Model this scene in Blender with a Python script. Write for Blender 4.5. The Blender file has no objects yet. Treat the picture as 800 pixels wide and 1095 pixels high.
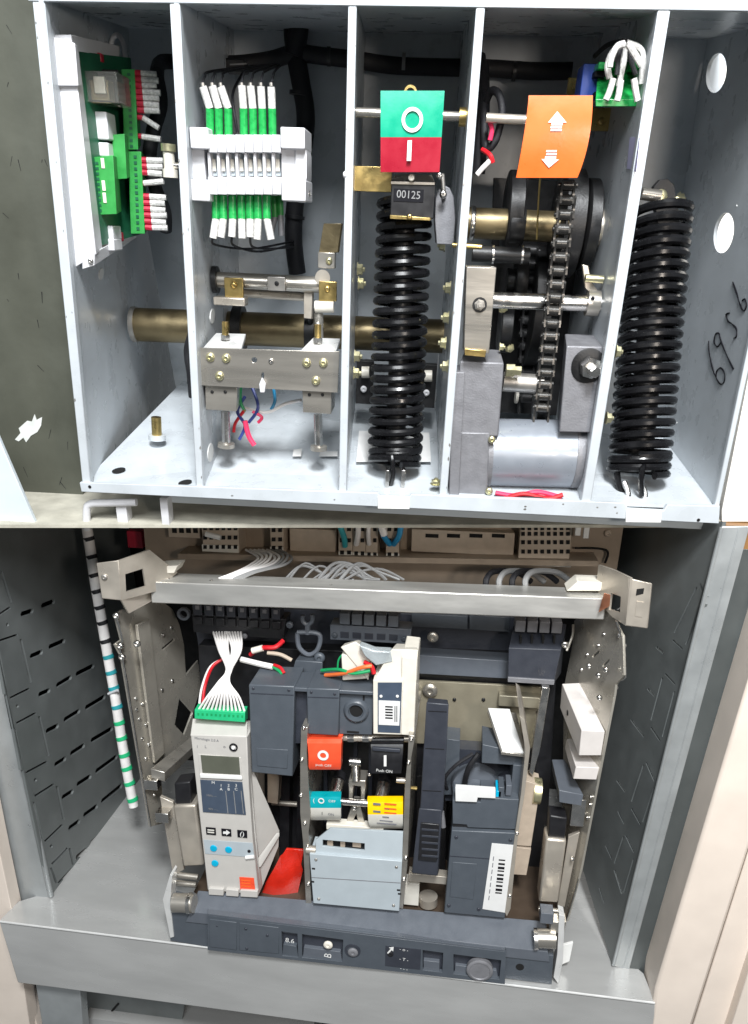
import bpy, bmesh, math, random
from mathutils import Vector, Matrix
random.seed(7)
scene = bpy.context.scene
COL = scene.collection

# ------------------------------------------------------------------ camera, light, exposure
FOC, PX0, PY0 = 800.0, 400.0, 650.0          # focal length and optical axis, in photograph pixels (800 x 1095)
DIST = 0.80                                   # camera to the front planes, metres
EYE_H = 1.45                                  # height of the camera

def vdir(px, py, s=1):
    return (Vector((px - PX0, FOC, PY0 - py)) * s).normalized()

def rotation_from(h, d, v):
    """nearest orthonormal frame to three vanishing directions (iterated polar decomposition)"""
    m = Matrix((h, d, -v)).transposed()
    for _ in range(40):
        it = m.inverted().transposed()
        m = Matrix([[0.5 * (m[i][j] + it[i][j]) for j in range(3)] for i in range(3)])
    return m

R_UP = rotation_from(vdir(-26000, -525, -1), vdir(450, 163), vdir(302, 2500))    # leaning mechanism box
R_LO = rotation_from(vdir(-5340, 338, -1), vdir(476, 500), vdir(395, 2110))      # cabinet, upright in the world
TO_WORLD = R_LO.transposed()

cam_data = bpy.data.cameras.new("camera")
cam = bpy.data.objects.new("camera", cam_data)
COL.objects.link(cam)
cam_axes = Matrix(((1, 0, 0), (0, 0, -1), (0, 1, 0)))      # camera x, y, z in the right/forward/up frame
cam.matrix_world = Matrix.Translation((0, -DIST, EYE_H)) @ (TO_WORLD @ cam_axes).to_4x4()
cam_data.sensor_fit = 'VERTICAL'
cam_data.sensor_height = 36.0
cam_data.lens = 36.0 * FOC / 1095.0
cam_data.shift_y = (PY0 - 547.5) / 1095.0
cam_data.clip_start = 0.02
cam_data.clip_end = 60.0
scene.camera = cam

world = bpy.data.worlds.new("World")
scene.world = world
world.use_nodes = True
bg = world.node_tree.nodes['Background']
bg.inputs[0].default_value = (0.90, 0.96, 1.0, 1)
bg.inputs[1].default_value = 0.15

def area_lamp(name, loc, target, size, power, color):
    ld = bpy.data.lights.new(name, 'AREA')
    ld.shape = 'RECTANGLE'; ld.size = size[0]; ld.size_y = size[1]
    ld.energy = power; ld.color = color
    o = bpy.data.objects.new(name, ld); COL.objects.link(o)
    o.location = loc
    o.rotation_euler = (Vector(target) - Vector(loc)).to_track_quat('-Z', 'Y').to_euler()
    return o

area_lamp("ceiling_lamp", (0.18, -1.25, EYE_H + 1.22), (0.0, 0.05, EYE_H + 0.05), (0.36, 0.36), 62, (0.97, 0.99, 1.0))
area_lamp("warm_fill", (0.45, -1.05, EYE_H + 0.04), (0.0, 0.1, EYE_H - 0.25), (0.10, 0.10), 3.4, (1.0, 0.89, 0.78))  # added warm fill near the camera for the lower half, no real fixture
area_lamp("soft_fill", (-0.10, -1.75, EYE_H + 0.95), (0.0, 0.1, EYE_H + 0.28), (1.1, 0.5), 30, (0.95, 0.98, 1.0))  # added large soft fill behind the camera, brightens the upper box
area_lamp("backdrop_fill", (1.05, 0.12, EYE_H + 0.75), (0.75, 0.75, EYE_H + 0.35), (0.4, 0.2), 16, (1.0, 0.98, 0.95))  # added fill that brightens the wall seen through the side wall openings

vs = scene.view_settings
vs.view_transform = 'Standard'; vs.look = 'None'; vs.gamma = 1.0; vs.exposure = 0.03
vs.use_curve_mapping = False

# ------------------------------------------------------------------ frames: a pixel of the photograph + a depth -> a point
class Frame:
    def __init__(self, rot):
        self.rot_inv = rot.transposed()
        self.origin = Vector((0, -DIST, 0))
        m = (TO_WORLD @ rot).to_4x4()
        # frame origin sits DIST in front of the camera along the frame's own depth axis
        cam_pos = Vector((0, -DIST, EYE_H))
        self.matrix = Matrix.Translation(cam_pos - m.to_3x3() @ self.origin) @ m
        self.fwd = self.rot_inv @ Vector((0, 1, 0))
    def ray(self, px, py):
        return self.rot_inv @ Vector(((px - PX0) / FOC, 1, (PY0 - py) / FOC))
    def p(self, px, py, d=0.0):
        r = self.ray(px, py)
        return self.origin + r * ((d + DIST) / r.y)
    def sc(self, pt):
        return (pt - self.origin).dot(self.fwd) / FOC
    def on_height(self, px, py, w):
        r = self.ray(px, py)
        return self.origin + r * (w / r.z)
    def hit(self, px, py, plane):
        o, n = plane
        r = self.ray(px, py)
        return self.origin + r * ((o - self.origin).dot(n) / r.dot(n))
    def plane(self, a, b, c):
        a, b, c = self.p(*a), self.p(*b), self.p(*c)
        return (a, (b - a).cross(c - a).normalized())

UP, LO = Frame(R_UP), Frame(R_LO)
F = UP

# ------------------------------------------------------------------ materials
MATS = {}
def mat(name, col, rough=0.5, metal=0.0, var=0.08, scale=60.0, bump=0.0, coat=0.0, stretch=None, dirt=0.0, trans=0.0, spec=0.5):
    m = bpy.data.materials.new(name); m.use_nodes = True
    nt = m.node_tree; n = nt.nodes; l = nt.links
    b = n['Principled BSDF']
    b.inputs['Metallic'].default_value = metal
    b.inputs['Coat Weight'].default_value = coat
    b.inputs['Coat Roughness'].default_value = 0.15
    b.inputs['Transmission Weight'].default_value = trans
    b.inputs['Specular IOR Level'].default_value = spec
    tc = n.new('ShaderNodeTexCoord'); mp = n.new('ShaderNodeMapping')
    l.new(tc.outputs['Object'], mp.inputs[0])
    if stretch: mp.inputs['Scale'].default_value = stretch
    no = n.new('ShaderNodeTexNoise'); no.inputs['Scale'].default_value = scale; no.inputs['Detail'].default_value = 6
    l.new(mp.outputs[0], no.inputs[0])
    mr = n.new('ShaderNodeMapRange')
    mr.inputs[1].default_value = 0.3; mr.inputs[2].default_value = 0.7
    mr.inputs[3].default_value = 1 - var; mr.inputs[4].default_value = 1 + var
    l.new(no.outputs[0], mr.inputs[0])
    mx = n.new('ShaderNodeVectorMath'); mx.operation = 'SCALE'
    mx.inputs[0].default_value = col
    l.new(mr.outputs[0], mx.inputs['Scale'])
    out = mx.outputs[0]
    if dirt > 0:
        n2 = n.new('ShaderNodeTexNoise'); n2.inputs['Scale'].default_value = scale * 0.22; n2.inputs['Detail'].default_value = 9
        n2.inputs['Roughness'].default_value = 0.7
        l.new(mp.outputs[0], n2.inputs[0])
        r2 = n.new('ShaderNodeMapRange'); r2.inputs[1].default_value = 0.5; r2.inputs[2].default_value = 0.72
        r2.inputs[3].default_value = 0; r2.inputs[4].default_value = dirt
        l.new(n2.outputs[0], r2.inputs[0])
        mm = n.new('ShaderNodeMix'); mm.data_type = 'RGBA'
        l.new(r2.outputs[0], mm.inputs[0]); l.new(out, mm.inputs[6])
        mm.inputs[7].default_value = (col[0] * 0.45 + 0.01, col[1] * 0.43 + 0.01, col[2] * 0.38 + 0.008, 1)
        out = mm.outputs[2]
    l.new(out, b.inputs['Base Color'])
    rr = n.new('ShaderNodeMapRange')
    rr.inputs[1].default_value = 0.3; rr.inputs[2].default_value = 0.7
    rr.inputs[3].default_value = max(0.03, rough - 0.1); rr.inputs[4].default_value = min(1, rough + 0.1)
    l.new(no.outputs[0], rr.inputs[0]); l.new(rr.outputs[0], b.inputs['Roughness'])
    if bump > 0:
        bp = n.new('ShaderNodeBump'); bp.inputs['Strength'].default_value = bump; bp.inputs['Distance'].default_value = 0.0006
        nf = n.new('ShaderNodeTexNoise'); nf.inputs['Scale'].default_value = scale * 7; nf.inputs['Detail'].default_value = 3
        l.new(mp.outputs[0], nf.inputs[0])
        l.new(nf.outputs[0], bp.inputs['Height']); l.new(bp.outputs[0], b.inputs['Normal'])
    MATS[name] = m
    return m

mat('box_paint', (0.50, 0.535, 0.565), 0.32, 0, 0.06, 34, 0.10, dirt=0.17)
mat('olive_paint', (0.072, 0.075, 0.058), 0.5, 0, 0.16, 14, 0.25, dirt=0.5)
mat('pale_paint', (0.60, 0.66, 0.70), 0.4, 0, 0.05, 20, 0.1)
mat('concrete', (0.46, 0.44, 0.37), 0.85, 0, 0.18, 40, 0.5, dirt=0.4)
mat('white_wall', (0.82, 0.79, 0.74), 0.8, 0, 0.04, 20, 0.2)
mat('chip', (0.62, 0.64, 0.62), 0.7, 0, 0.1, 90, 0.3)
mat('white_plastic', (0.62, 0.62, 0.64), 0.38, 0, 0.03, 80)
mat('tag_white', (0.58, 0.57, 0.55), 0.5, 0, 0.30, 420)
mat('ivory', (0.70, 0.66, 0.58), 0.42, 0, 0.05, 80)
mat('green_ferrule', (0.015, 0.33, 0.07), 0.3, 0, 0.22, 220, coat=0.4)
mat('green_plastic', (0.03, 0.27, 0.055), 0.4, 0, 0.12, 120)
mat('mint_plastic', (0.02, 0.46, 0.19), 0.4, 0, 0.08, 120)
mat('pcb', (0.012, 0.10, 0.05), 0.4, 0, 0.2, 150)
mat('red_plastic', (0.42, 0.015, 0.04), 0.4, 0, 0.12, 150)
mat('red_film', (0.75, 0.03, 0.015), 0.22, 0, 0.15, 40, 0.6, trans=0.15)
mat('red_wire', (0.55, 0.012, 0.02), 0.4)
mat('pink_wire', (0.75, 0.04, 0.12), 0.4)
mat('blue_wire', (0.02, 0.26, 0.50), 0.4)
mat('navy_wire', (0.03, 0.05, 0.22), 0.4)
mat('teal_wire', (0.03, 0.32, 0.36), 0.4)
mat('grey_wire', (0.25, 0.25, 0.25), 0.45)
mat('green_wire', (0.01, 0.30, 0.10), 0.4)
mat('orange_wire', (0.75, 0.16, 0.04), 0.4)
mat('white_wire', (0.80, 0.77, 0.75), 0.4)
mat('blue_plastic', (0.03, 0.09, 0.45), 0.4)
mat('cable', (0.010, 0.010, 0.013), 0.6, 0, 0.3, 200, 0.7)
mat('spring_black', (0.006, 0.006, 0.007), 0.27, 0, 0.3, 60, 0.1)
mat('black_plastic', (0.012, 0.012, 0.014), 0.42, 0, 0.2, 80)
mat('black_steel', (0.020, 0.020, 0.021), 0.42, 0.3, 0.3, 70, 0.3)
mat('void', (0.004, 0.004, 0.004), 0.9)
mat('bronze', (0.20, 0.16, 0.09), 0.42, 0.8, 0.16, 50, 0.2, dirt=0.3)
mat('brass', (0.62, 0.46, 0.18), 0.34, 1.0, 0.14, 70, 0.2, dirt=0.2)
mat('zinc_yellow', (0.70, 0.66, 0.42), 0.34, 0.9, 0.1, 90)
mat('steel', (0.50, 0.47, 0.42), 0.32, 0.8, 0.08, 60, 0.12, stretch=(0.12, 1, 1), dirt=0.15)
mat('bright_steel', (0.74, 0.72, 0.69), 0.24, 1.0, 0.06, 70)
mat('dull_steel', (0.46, 0.44, 0.41), 0.44, 0.85, 0.10, 55, 0.2, dirt=0.25)
mat('warm_steel', (0.55, 0.50, 0.43), 0.34, 0.6, 0.12, 30, 0.12, dirt=0.25)
mat('copper', (0.70, 0.30, 0.18), 0.35, 1.0, 0.15, 60)
mat('cast_grey', (0.21, 0.21, 0.225), 0.48, 0.25, 0.08, 80, 0.5, dirt=0.15)
mat('motor_grey', (0.28, 0.305, 0.345), 0.34, 0.3, 0.02, 60)
mat('plate_zinc', (0.50, 0.47, 0.41), 0.28, 0.6, 0.10, 22, 0.1, dirt=0.3)
mat('latch_grey', (0.58, 0.545, 0.52), 0.4, 0, 0.05, 60, 0.1)
mat('olive_zinc', (0.30, 0.27, 0.20), 0.4, 0.35, 0.12, 30, 0.15, dirt=0.3)
mat('dark_brown', (0.075, 0.052, 0.036), 0.5, 0, 0.15, 40)
mat('plated', (0.66, 0.66, 0.65), 0.35, 0.25, 0.05, 60)
mat('chain_steel', (0.055, 0.053, 0.05), 0.30, 0.5, 0.25, 80)
mat('shaded_zinc', (0.085, 0.095, 0.095), 0.4, 0.3, 0.08, 24, 0.1)  # darker zinc with the shade of a turned face put into the colour
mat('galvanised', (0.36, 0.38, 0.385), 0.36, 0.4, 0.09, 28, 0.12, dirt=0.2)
mat('shelf_zinc', (0.51, 0.51, 0.50), 0.25, 0.36, 0.09, 26, 0.12, stretch=(0.3, 1, 1), dirt=0.05)
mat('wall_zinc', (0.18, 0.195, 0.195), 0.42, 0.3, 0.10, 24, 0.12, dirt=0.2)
mat('rail_zinc', (0.60, 0.59, 0.56), 0.42, 0.7, 0.14, 35, 0.2, stretch=(0.25, 1, 1), dirt=0.3)
mat('cream_paint', (0.72, 0.63, 0.55), 0.45, 0, 0.05, 20, 0.1)
mat('tan_panel', (0.30, 0.235, 0.175), 0.5, 0.1, 0.10, 40)
mat('tan_plastic', (0.46, 0.38, 0.30), 0.5, 0, 0.08, 80)
mat('wood', (0.24, 0.12, 0.04), 0.5, 0, 0.15, 30)
mat('slate', (0.072, 0.084, 0.100), 0.42, 0, 0.05, 60, 0.25)
mat('dark_slate', (0.034, 0.038, 0.050), 0.45, 0, 0.08, 60, 0.25)
mat('light_slate', (0.10, 0.112, 0.132), 0.42, 0, 0.05, 60, 0.2)
mat('pale_grey', (0.40, 0.45, 0.48), 0.38, 0, 0.04, 40, 0.12, dirt=0.06)
mat('trip_grey', (0.50, 0.48, 0.45), 0.45, 0, 0.03, 60, 0.12, dirt=0.06)
mat('lcd', (0.10, 0.105, 0.08), 0.12, 0, 0.1, 30, coat=0.5)
mat('label_slate', (0.055, 0.075, 0.11), 0.4)
mat('ink', (0.006, 0.006, 0.009), 0.7, spec=0.2)
mat('grey_ink', (0.16, 0.16, 0.18), 0.5)
mat('paper', (0.70, 0.70, 0.69), 0.5, 0, 0.03, 90)
mat('paint_white', (0.74, 0.74, 0.72), 0.5, 0, 0.04, 90)
mat('indicator_green', (0.0, 0.34, 0.20), 0.32, 0, 0.10, 60, 0.1, dirt=0.14)
mat('indicator_red', (0.36, 0.012, 0.03), 0.32, 0, 0.10, 60, 0.1, dirt=0.14)
mat('orange_plastic', (0.84, 0.155, 0.025), 0.34, 0, 0.10, 40, 0.1, dirt=0.14)
mat('orange_button', (0.86, 0.085, 0.03), 0.35, 0, 0.10, 60, 0.1, dirt=0.14)
mat('teal_plastic', (0.0, 0.30, 0.34), 0.35, 0, 0.10, 60, 0.1, dirt=0.14)
mat('cream_plastic', (0.66, 0.64, 0.58), 0.4, 0, 0.05, 60)
mat('yellow_plastic', (0.90, 0.55, 0.0), 0.35, 0, 0.10, 60, 0.1, dirt=0.14)
mat('cyan_plastic', (0.0, 0.38, 0.60), 0.35)
mat('lilac_paper', (0.47, 0.47, 0.68), 0.5)
mat('clear_plastic', (0.85, 0.85, 0.80), 0.08, 0, 0.03, 40, trans=0.92)
mat('frosted', (0.55, 0.60, 0.62), 0.2, 0, 0.15, 60, 0.5, trans=0.45)

# ------------------------------------------------------------------ mesh building
class MB:
    def __init__(self): self.v = []; self.f = []
    def add(self, vs_, fs_):
        k = len(self.v); self.v += [Vector(a) for a in vs_]; self.f += [tuple(i + k for i in f) for f in fs_]
        return self
    def hexa(self, f4, b4):
        return self.add(list(f4) + list(b4), [(3, 2, 1, 0), (4, 5, 6, 7), (0, 1, 5, 4), (1, 2, 6, 5), (2, 3, 7, 6), (3, 0, 4, 7)])
    def extrude(self, pts, vec):
        n = len(pts); vec = Vector(vec)
        fs = [tuple(range(n)), tuple(reversed(range(n, 2 * n)))]
        fs += [(i, i + n, (i + 1) % n + n, (i + 1) % n) for i in range(n)]
        return self.add(list(pts) + [Vector(p) + vec for p in pts], fs)
    def tube(self, path, r, n=8, caps=True):
        path = [Vector(p) for p in path]; m = len(path)
        rs = r if isinstance(r, (list, tuple)) else [r] * m
        up = None; vs_, fs = [], []
        for i, p in enumerate(path):
            t = (path[min(i + 1, m - 1)] - path[max(i - 1, 0)])
            t = t.normalized() if t.length > 1e-9 else Vector((0, 0, 1))
            if up is None:
                up = t.orthogonal().normalized()
            up = (up - t * up.dot(t))
            up = up.normalized() if up.length > 1e-6 else t.orthogonal().normalized()
            s = t.cross(up)
            for k in range(n):
                a = 2 * math.pi * k / n
                vs_.append(p + (up * math.cos(a) + s * math.sin(a)) * rs[i])
        for i in range(m - 1):
            for k in range(n):
                fs.append((i * n + k, i * n + (k + 1) % n, (i + 1) * n + (k + 1) % n, (i + 1) * n + k))
        if caps:
            fs.append(tuple(reversed(range(n)))); fs.append(tuple(range((m - 1) * n, m * n)))
        return self.add(vs_, fs)
    def lathe(self, a, axis, prof, n=16):
        """prof: (distance along axis, radius)"""
        a = Vector(a); axis = Vector(axis).normalized()
        up = axis.orthogonal().normalized(); s = axis.cross(up)
        vs_, fs = [], []
        for (t, r) in prof:
            for k in range(n):
                an = 2 * math.pi * k / n
                vs_.append(a + axis * t + (up * math.cos(an) + s * math.sin(an)) * max(r, 1e-5))
        m = len(prof)
        for i in range(m - 1):
            for k in range(n):
                fs.append((i * n + k, i * n + (k + 1) % n, (i + 1) * n + (k + 1) % n, (i + 1) * n + k))
        fs.append(tuple(reversed(range(n)))); fs.append(tuple(range((m - 1) * n, m * n)))
        return self.add(vs_, fs)

FRAME_OF, BASE_OF = {}, {}
def mesh_of(name, verts, faces, material, smooth=True):
    me = bpy.data.meshes.new(name)
    me.from_pydata([tuple(v) for v in verts], [], faces)
    bm = bmesh.new(); bm.from_mesh(me)
    bmesh.ops.recalc_face_normals(bm, faces=bm.faces)
    bm.to_mesh(me); bm.free()
    if smooth:
        me.polygons.foreach_set('use_smooth', [True] * len(me.polygons))
        me.set_sharp_from_angle(angle=math.radians(38))
    if material: me.materials.append(MATS[material])
    return me

def tl(label, cat, group=None, kind=None):
    return dict(label=label, category=cat, group=group, kind=kind)

def put(par, name, mb, material, bevel=0.0, kind=None, label=None):
    """one mesh object: a part (par = parent object) or a top-level thing (par = tl(...))"""
    if isinstance(par, dict):
        lo = [min(v[i] for v in mb.v) for i in range(3)]; hi = [max(v[i] for v in mb.v) for i in range(3)]
        base = Vector(((lo[0] + hi[0]) / 2, (lo[1] + hi[1]) / 2, lo[2]))
    else:
        base = BASE_OF[par.name]
    me = mesh_of(name, [v - base for v in mb.v], mb.f, material)
    o = bpy.data.objects.new(name, me); COL.objects.link(o)
    if isinstance(par, dict):
        o.matrix_world = F.matrix @ Matrix.Translation(base)
        for k, v in par.items():
            if v: o[k] = v
    else:
        o.parent = par
    BASE_OF[o.name] = base
    if bevel > 0:
        md = o.modifiers.new('bevel', 'BEVEL'); md.width = bevel * 0.001; md.segments = 2
        md.limit_method = 'ANGLE'; md.angle_limit = math.radians(35); md.harden_normals = False
    if kind: o['kind'] = kind
    if label: o['label'] = label
    return o

def T(name, label, cat, base, group=None, kind=None):
    o = bpy.data.objects.new(name, None); COL.objects.link(o)
    b = F.p(*base) if not isinstance(base, Vector) else base
    o.matrix_world = F.matrix @ Matrix.Translation(b)
    o.empty_display_size = 0.02
    if label: o['label'] = label
    if cat: o['category'] = cat
    if group: o['group'] = group
    if kind: o['kind'] = kind
    BASE_OF[o.name] = b
    return o

def B(par, name, m, x0, y0, x1, y1, d0, d1, bv=0.5, **k):
    xm, ym = (x0 + x1) / 2, (y0 + y1) / 2
    u0, u1 = F.p(x0, ym, d0).x, F.p(x1, ym, d0).x
    w1, w0 = F.p(xm, y0, d0).z, F.p(xm, y1, d0).z
    mb = MB().hexa([(u0, d0, w1), (u1, d0, w1), (u1, d0, w0), (u0, d0, w0)], [(u0, d1, w1), (u1, d1, w1), (u1, d1, w0), (u0, d1, w0)])
    return put(par, name, mb, m, bv, **k)
def Q(par, name, m, pts, d0, d1, bv=0.5, **k):
    return put(par, name, MB().extrude([F.p(x, y, d0) for x, y in pts], (0, d1 - d0, 0)), m, bv, **k)
def H(par, name, m, f4, d0, b4, d1, bv=0.5, **k):
    g = lambda q, d: [F.p(*(a if len(a) == 3 else (a[0], a[1], d))) for a in q]
    return put(par, name, MB().hexa(g(f4, d0), g(b4, d1)), m, bv, **k)
def C(par, name, m, a, b, r, n=20, bv=0.0, **k):
    a3, b3 = F.p(*a), F.p(*b); s = F.sc((a3 + b3) / 2)
    r0, r1 = (r if isinstance(r, tuple) else (r, r))
    return put(par, name, MB().tube([a3, b3], [r0 * s, r1 * s], n), m, bv, **k)
def ring(par, name, m, x, y, d, ro, ri, th, n=24, **k):
    """annulus facing the viewer along the depth axis, thickness th metres"""
    c = F.p(x, y, d); s = F.sc(c)
    vs_, fs = [], []
    for dd in (0, th):
        for r in (ro, ri):
            for i in range(n):
                a = 2 * math.pi * i / n
                vs_.append(c + Vector((math.cos(a) * r * s, dd, math.sin(a) * r * s)))
    for i in range(n):
        j = (i + 1) % n
        fs += [(i, j, n + j, n + i), (2 * n + j, 2 * n + i, 3 * n + i, 3 * n + j), (j, i, 2 * n + i, 2 * n + j), (n + i, n + j, 3 * n + j, 3 * n + i)]
    return put(par, name, MB().add(vs_, fs), m, 0, **k)
def spline(pts, sub=6):
    out = []; n = len(pts)
    for i in range(n - 1):
        p0, p1, p2, p3 = pts[max(i - 1, 0)], pts[i], pts[i + 1], pts[min(i + 2, n - 1)]
        for k in range(sub):
            t = k / sub
            out.append(0.5 * ((2 * p1) + (p2 - p0) * t + (2 * p0 - 5 * p1 + 4 * p2 - p3) * t * t + (3 * p1 - p0 - 3 * p2 + p3) * t ** 3))
    out.append(pts[-1]); return out
def W(par, name, m, pts, r, n=8, sub=6, **k):
    p3 = spline([F.p(*p) for p in pts], sub)
    return put(par, name, MB().tube(p3, r * F.sc(p3[len(p3) // 2]), n), m, 0, **k)
def plate(par, name, m, plane, outer, holes, th, bv=0.0, **k):
    """flat sheet with real openings; outlines in pixels on the given plane, th metres thick along the plane normal"""
    n = plane[1].copy()
    if (plane[0] - F.origin).dot(n) < 0: n = -n                       # thickness grows away from the viewer
    bm = bmesh.new(); loops = []
    for lp in [outer] + list(holes):
        vs_ = [bm.verts.new(F.hit(x, y, plane)) for x, y in lp]
        loops.append(vs_)
        for i in range(len(vs_)): bm.edges.new((vs_[i], vs_[(i + 1) % len(vs_)]))
    bmesh.ops.triangle_fill(bm, use_beauty=True, use_dissolve=False, edges=bm.edges[:], normal=n)
    bm.verts.index_update()
    verts = [v.co.copy() for v in bm.verts]; faces = [tuple(v.index for v in f.verts) for f in bm.faces]
    ls = [[v.index for v in lp] for lp in loops]; bm.free()
    N = len(verts)
    allv = verts + [v + n * th for v in verts]
    fs = list(faces) + [tuple(reversed([i + N for i in f])) for f in faces]
    for lp in ls:
        for i in range(len(lp)):
            a, b = lp[i], lp[(i + 1) % len(lp)]
            fs.append((a, b, b + N, a + N))
    return put(par, name, MB().add(allv, fs), m, bv, **k)
def ell(x, y, rx, ry, rot=0, n=16):
    c, s = math.cos(math.radians(rot)), math.sin(math.radians(rot))
    return [(x + rx * math.cos(a) * c - ry * math.sin(a) * s, y + rx * math.cos(a) * s + ry * math.sin(a) * c)
            for a in [2 * math.pi * i / n for i in range(n)]]
def sheet(par, name, m, rows, th=0.002, nx=1, **k):
    """curved sheet: rows of (x left, x right, y, depth)"""
    fr = []
    for (xl, xr, y, d) in rows:
        fr.append([F.p(xl, y, d), F.p(xr, y, d)])
    vs_, fs = [], []; n = len(rows)
    for off in (0, th):
        for a, b in fr: vs_ += [a + Vector((0, off, 0)), b + Vector((0, off, 0))]
    for i in range(n - 1):
        a = 2 * i; o = 2 * n
        fs += [(a, a + 1, a + 3, a + 2), (a + o + 1, a + o, a + o + 2, a + o + 3), (a, a + 2, a + o + 2, a + o), (a + 3, a + 1, a + o + 1, a + o + 3)]
    fs += [(1, 0, 2 * n, 2 * n + 1), (2 * n - 2, 2 * n - 1, 4 * n - 1, 4 * n - 2)]
    return put(par, name, MB().add(vs_, fs), m, 0, **k)
AX = {'d': Vector((0, -1, 0)), 'd+': Vector((0, 1, 0)), 'u': Vector((1, 0, 0)), '-u': Vector((-1, 0, 0)), 'w': Vector((0, 0, 1)), '-w': Vector((0, 0, -1))}
def S(par, x, y, d, r, m='zinc_yellow', ax='d', h=0.7, name='screw', hexa=False):
    """screw or bolt head whose underside sits at the point, pointing along ax"""
    c = F.p(x, y, d); s = F.sc(c) * r
    mb = MB()
    if hexa:
        mb.lathe(c, AX[ax], [(0, s * 1.3), (s * 0.18, s * 1.3), (s * 0.19, s * 1.0), (s * h, s), (s * (h + 0.12), s * 0.86), (s * (h + .13), s * .45), (s * (h + .5), s * .43)], 6 if r > 2.5 else 6)
    else:
        mb.lathe(c, AX[ax], [(0, s), (s * h * 0.5, s), (s * h * 0.85, s * 0.82), (s * h, s * 0.5), (s * h, s * 0.38), (s * h * 0.55, s * 0.34)], 14)
    return put(par, name, mb, m, 0)
def TX(par, txt, x, y, d, hpx, m, rot=0.0, name='lettering', plane_off=0.0, wscale=1.0):
    cu = bpy.data.curves.new('t', 'FONT'); cu.body = txt; cu.align_x = 'CENTER'; cu.align_y = 'CENTER'
    cu.size = 1.0; cu.resolution_u = 3; cu.extrude = 0.0
    to = bpy.data.objects.new('t', cu); COL.objects.link(to)
    dg = bpy.context.evaluated_depsgraph_get()
    me = bpy.data.meshes.new_from_object(to.evaluated_get(dg))
    bpy.data.objects.remove(to); bpy.data.curves.remove(cu)
    c = F.p(x, y, d); s = F.sc(c) * hpx / 0.72
    ca, sa = math.cos(rot), math.sin(rot)
    vs_ = [c + Vector(((v.co.x * wscale * ca - v.co.y * sa) * s, 0, (v.co.x * wscale * sa + v.co.y * ca) * s)) for v in me.vertices]
    fs = [tuple(p.vertices) for p in me.polygons]
    bpy.data.meshes.remove(me)
    return put(par, name, MB().add(vs_, fs), m, 0)
def helix(par, name, m, top, bot, rc, rw, turns, seg=22, squash=1.0, n=8, phase=0.0):
    a, b = F.p(*top), F.p(*bot); ax = (b - a)
    s0, s1 = F.sc(a), F.sc(b)
    zt = ax.normalized(); ux = (Vector((1, 0, 0)) - zt * zt.x).normalized(); uy = zt.cross(ux)
    pts = []
    N = int(turns * seg)
    for i in range(N + 1):
        t = i / N; an = 2 * math.pi * turns * t + phase; s = s0 + (s1 - s0) * t
        pts.append(a + ax * t + (ux * math.cos(an) + uy * math.sin(an) * squash) * rc * s)
    return put(par, name, MB().tube(pts, rw * (s0 + s1) / 2, n), m, 0)
def inst(src, par, delta):
    o = src.copy(); COL.objects.link(o); o.parent = par; o.location = src.location + delta
    BASE_OF[o.name] = BASE_OF[src.name]
    return o
def lerp(a, b, t): return a + (b - a) * t
# ====================================================================================================
# UPPER HALF: the leaning spring-mechanism box
# ====================================================================================================
F = UP
BACK = 0.30

# ---- setting: floor board under the box, wall behind, olive panel to the left
wf = F.p(100, 561, 0.0).z                                # height of the floor board
fa, fb = F.on_height(-260, 561, wf), F.on_height(1060, 561, wf)
fl = MB().extrude([fa, fb, Vector((fb.x + 0.1, 0.55, wf)), Vector((fa.x - 0.1, 0.55, wf))], (0, 0, -0.004))
put(tl(None, None, kind='structure'), 'floor', fl, 'concrete')
Q(tl(None, None, kind='structure'), 'wall', 'white_wall', [(640, -260), (1250, -260), (1250, 400), (640, 390)], 0.50, 0.52, 0)
op = T('olive_panel', 'scratched dark olive green metal panel standing left of the grey mechanism box', 'panel', (20, 540, 0.10))
Q(op, 'sheet', 'olive_paint', [(-230, -120), (30, -120), (42, -4), (92, 500), (88, 534), (62, 560), (-230, 560)], 0.10, 0.112, 0)
Q(op, 'paint_chip', 'chip', [(16, 470), (22, 463), (20, 458), (29, 450), (34, 451), (37, 443), (39, 449), (45, 446), (44, 455), (40, 462), (33, 466), (28, 473), (25, 468), (20, 472)], 0.0992, 0.1004, 0)
rg = random.Random(3)
scr = MB()
for i in range(26):
    x, y = rg.uniform(2, 75), rg.uniform(20, 520)
    ln, an = rg.uniform(3, 13), rg.uniform(0.7, 1.9)
    if x > 30 + y * 0.105: continue
    a, b = F.p(x, y, 0.0997), F.p(x + ln * math.cos(an), y + ln * math.sin(an), 0.0997)
    t = 0.00035 * rg.uniform(0.6, 1.5); q = Vector((t, 0, 0))
    scr.add([a - q, a + q, b + q * 0.5, b - q * 0.5], [(0, 1, 2, 3)])
put(op, 'scratch_marks', scr, 'ink', kind='stuff')
W(op, 'crease', 'bronze', [(62, 562, 0.0995), (88, 534, 0.0995)], 0.5)
Q(tl('pale blue painted cabinet corner at the lower left edge', 'cabinet'), 'cabinet_corner', 'pale_paint', [(-80, 440), (-14, 440), (38.5, 561), (-80, 561)], -0.002, 0.004, 1.0)

Q(tl('bright white painted cabinet at the right edge beside the marked wall', 'cabinet'), 'painted_cabinet', 'white_wall', [(806, 376), (772, 546), (772, 558), (960, 558), (960, 376)], 0.012, 0.03, 0.5)
# ---- the housing
hs = T('mechanism_housing', 'pale blue grey sheet metal box divided into five upright compartments', 'housing', (430, 545, 0.0))
H(hs, 'back_panel', 'box_paint', [(110, -20), (790, -5), (705, 470), (190, 425)], BACK, [(110, -20), (790, -5), (705, 470), (190, 425)], BACK + 0.004, 0)
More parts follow.
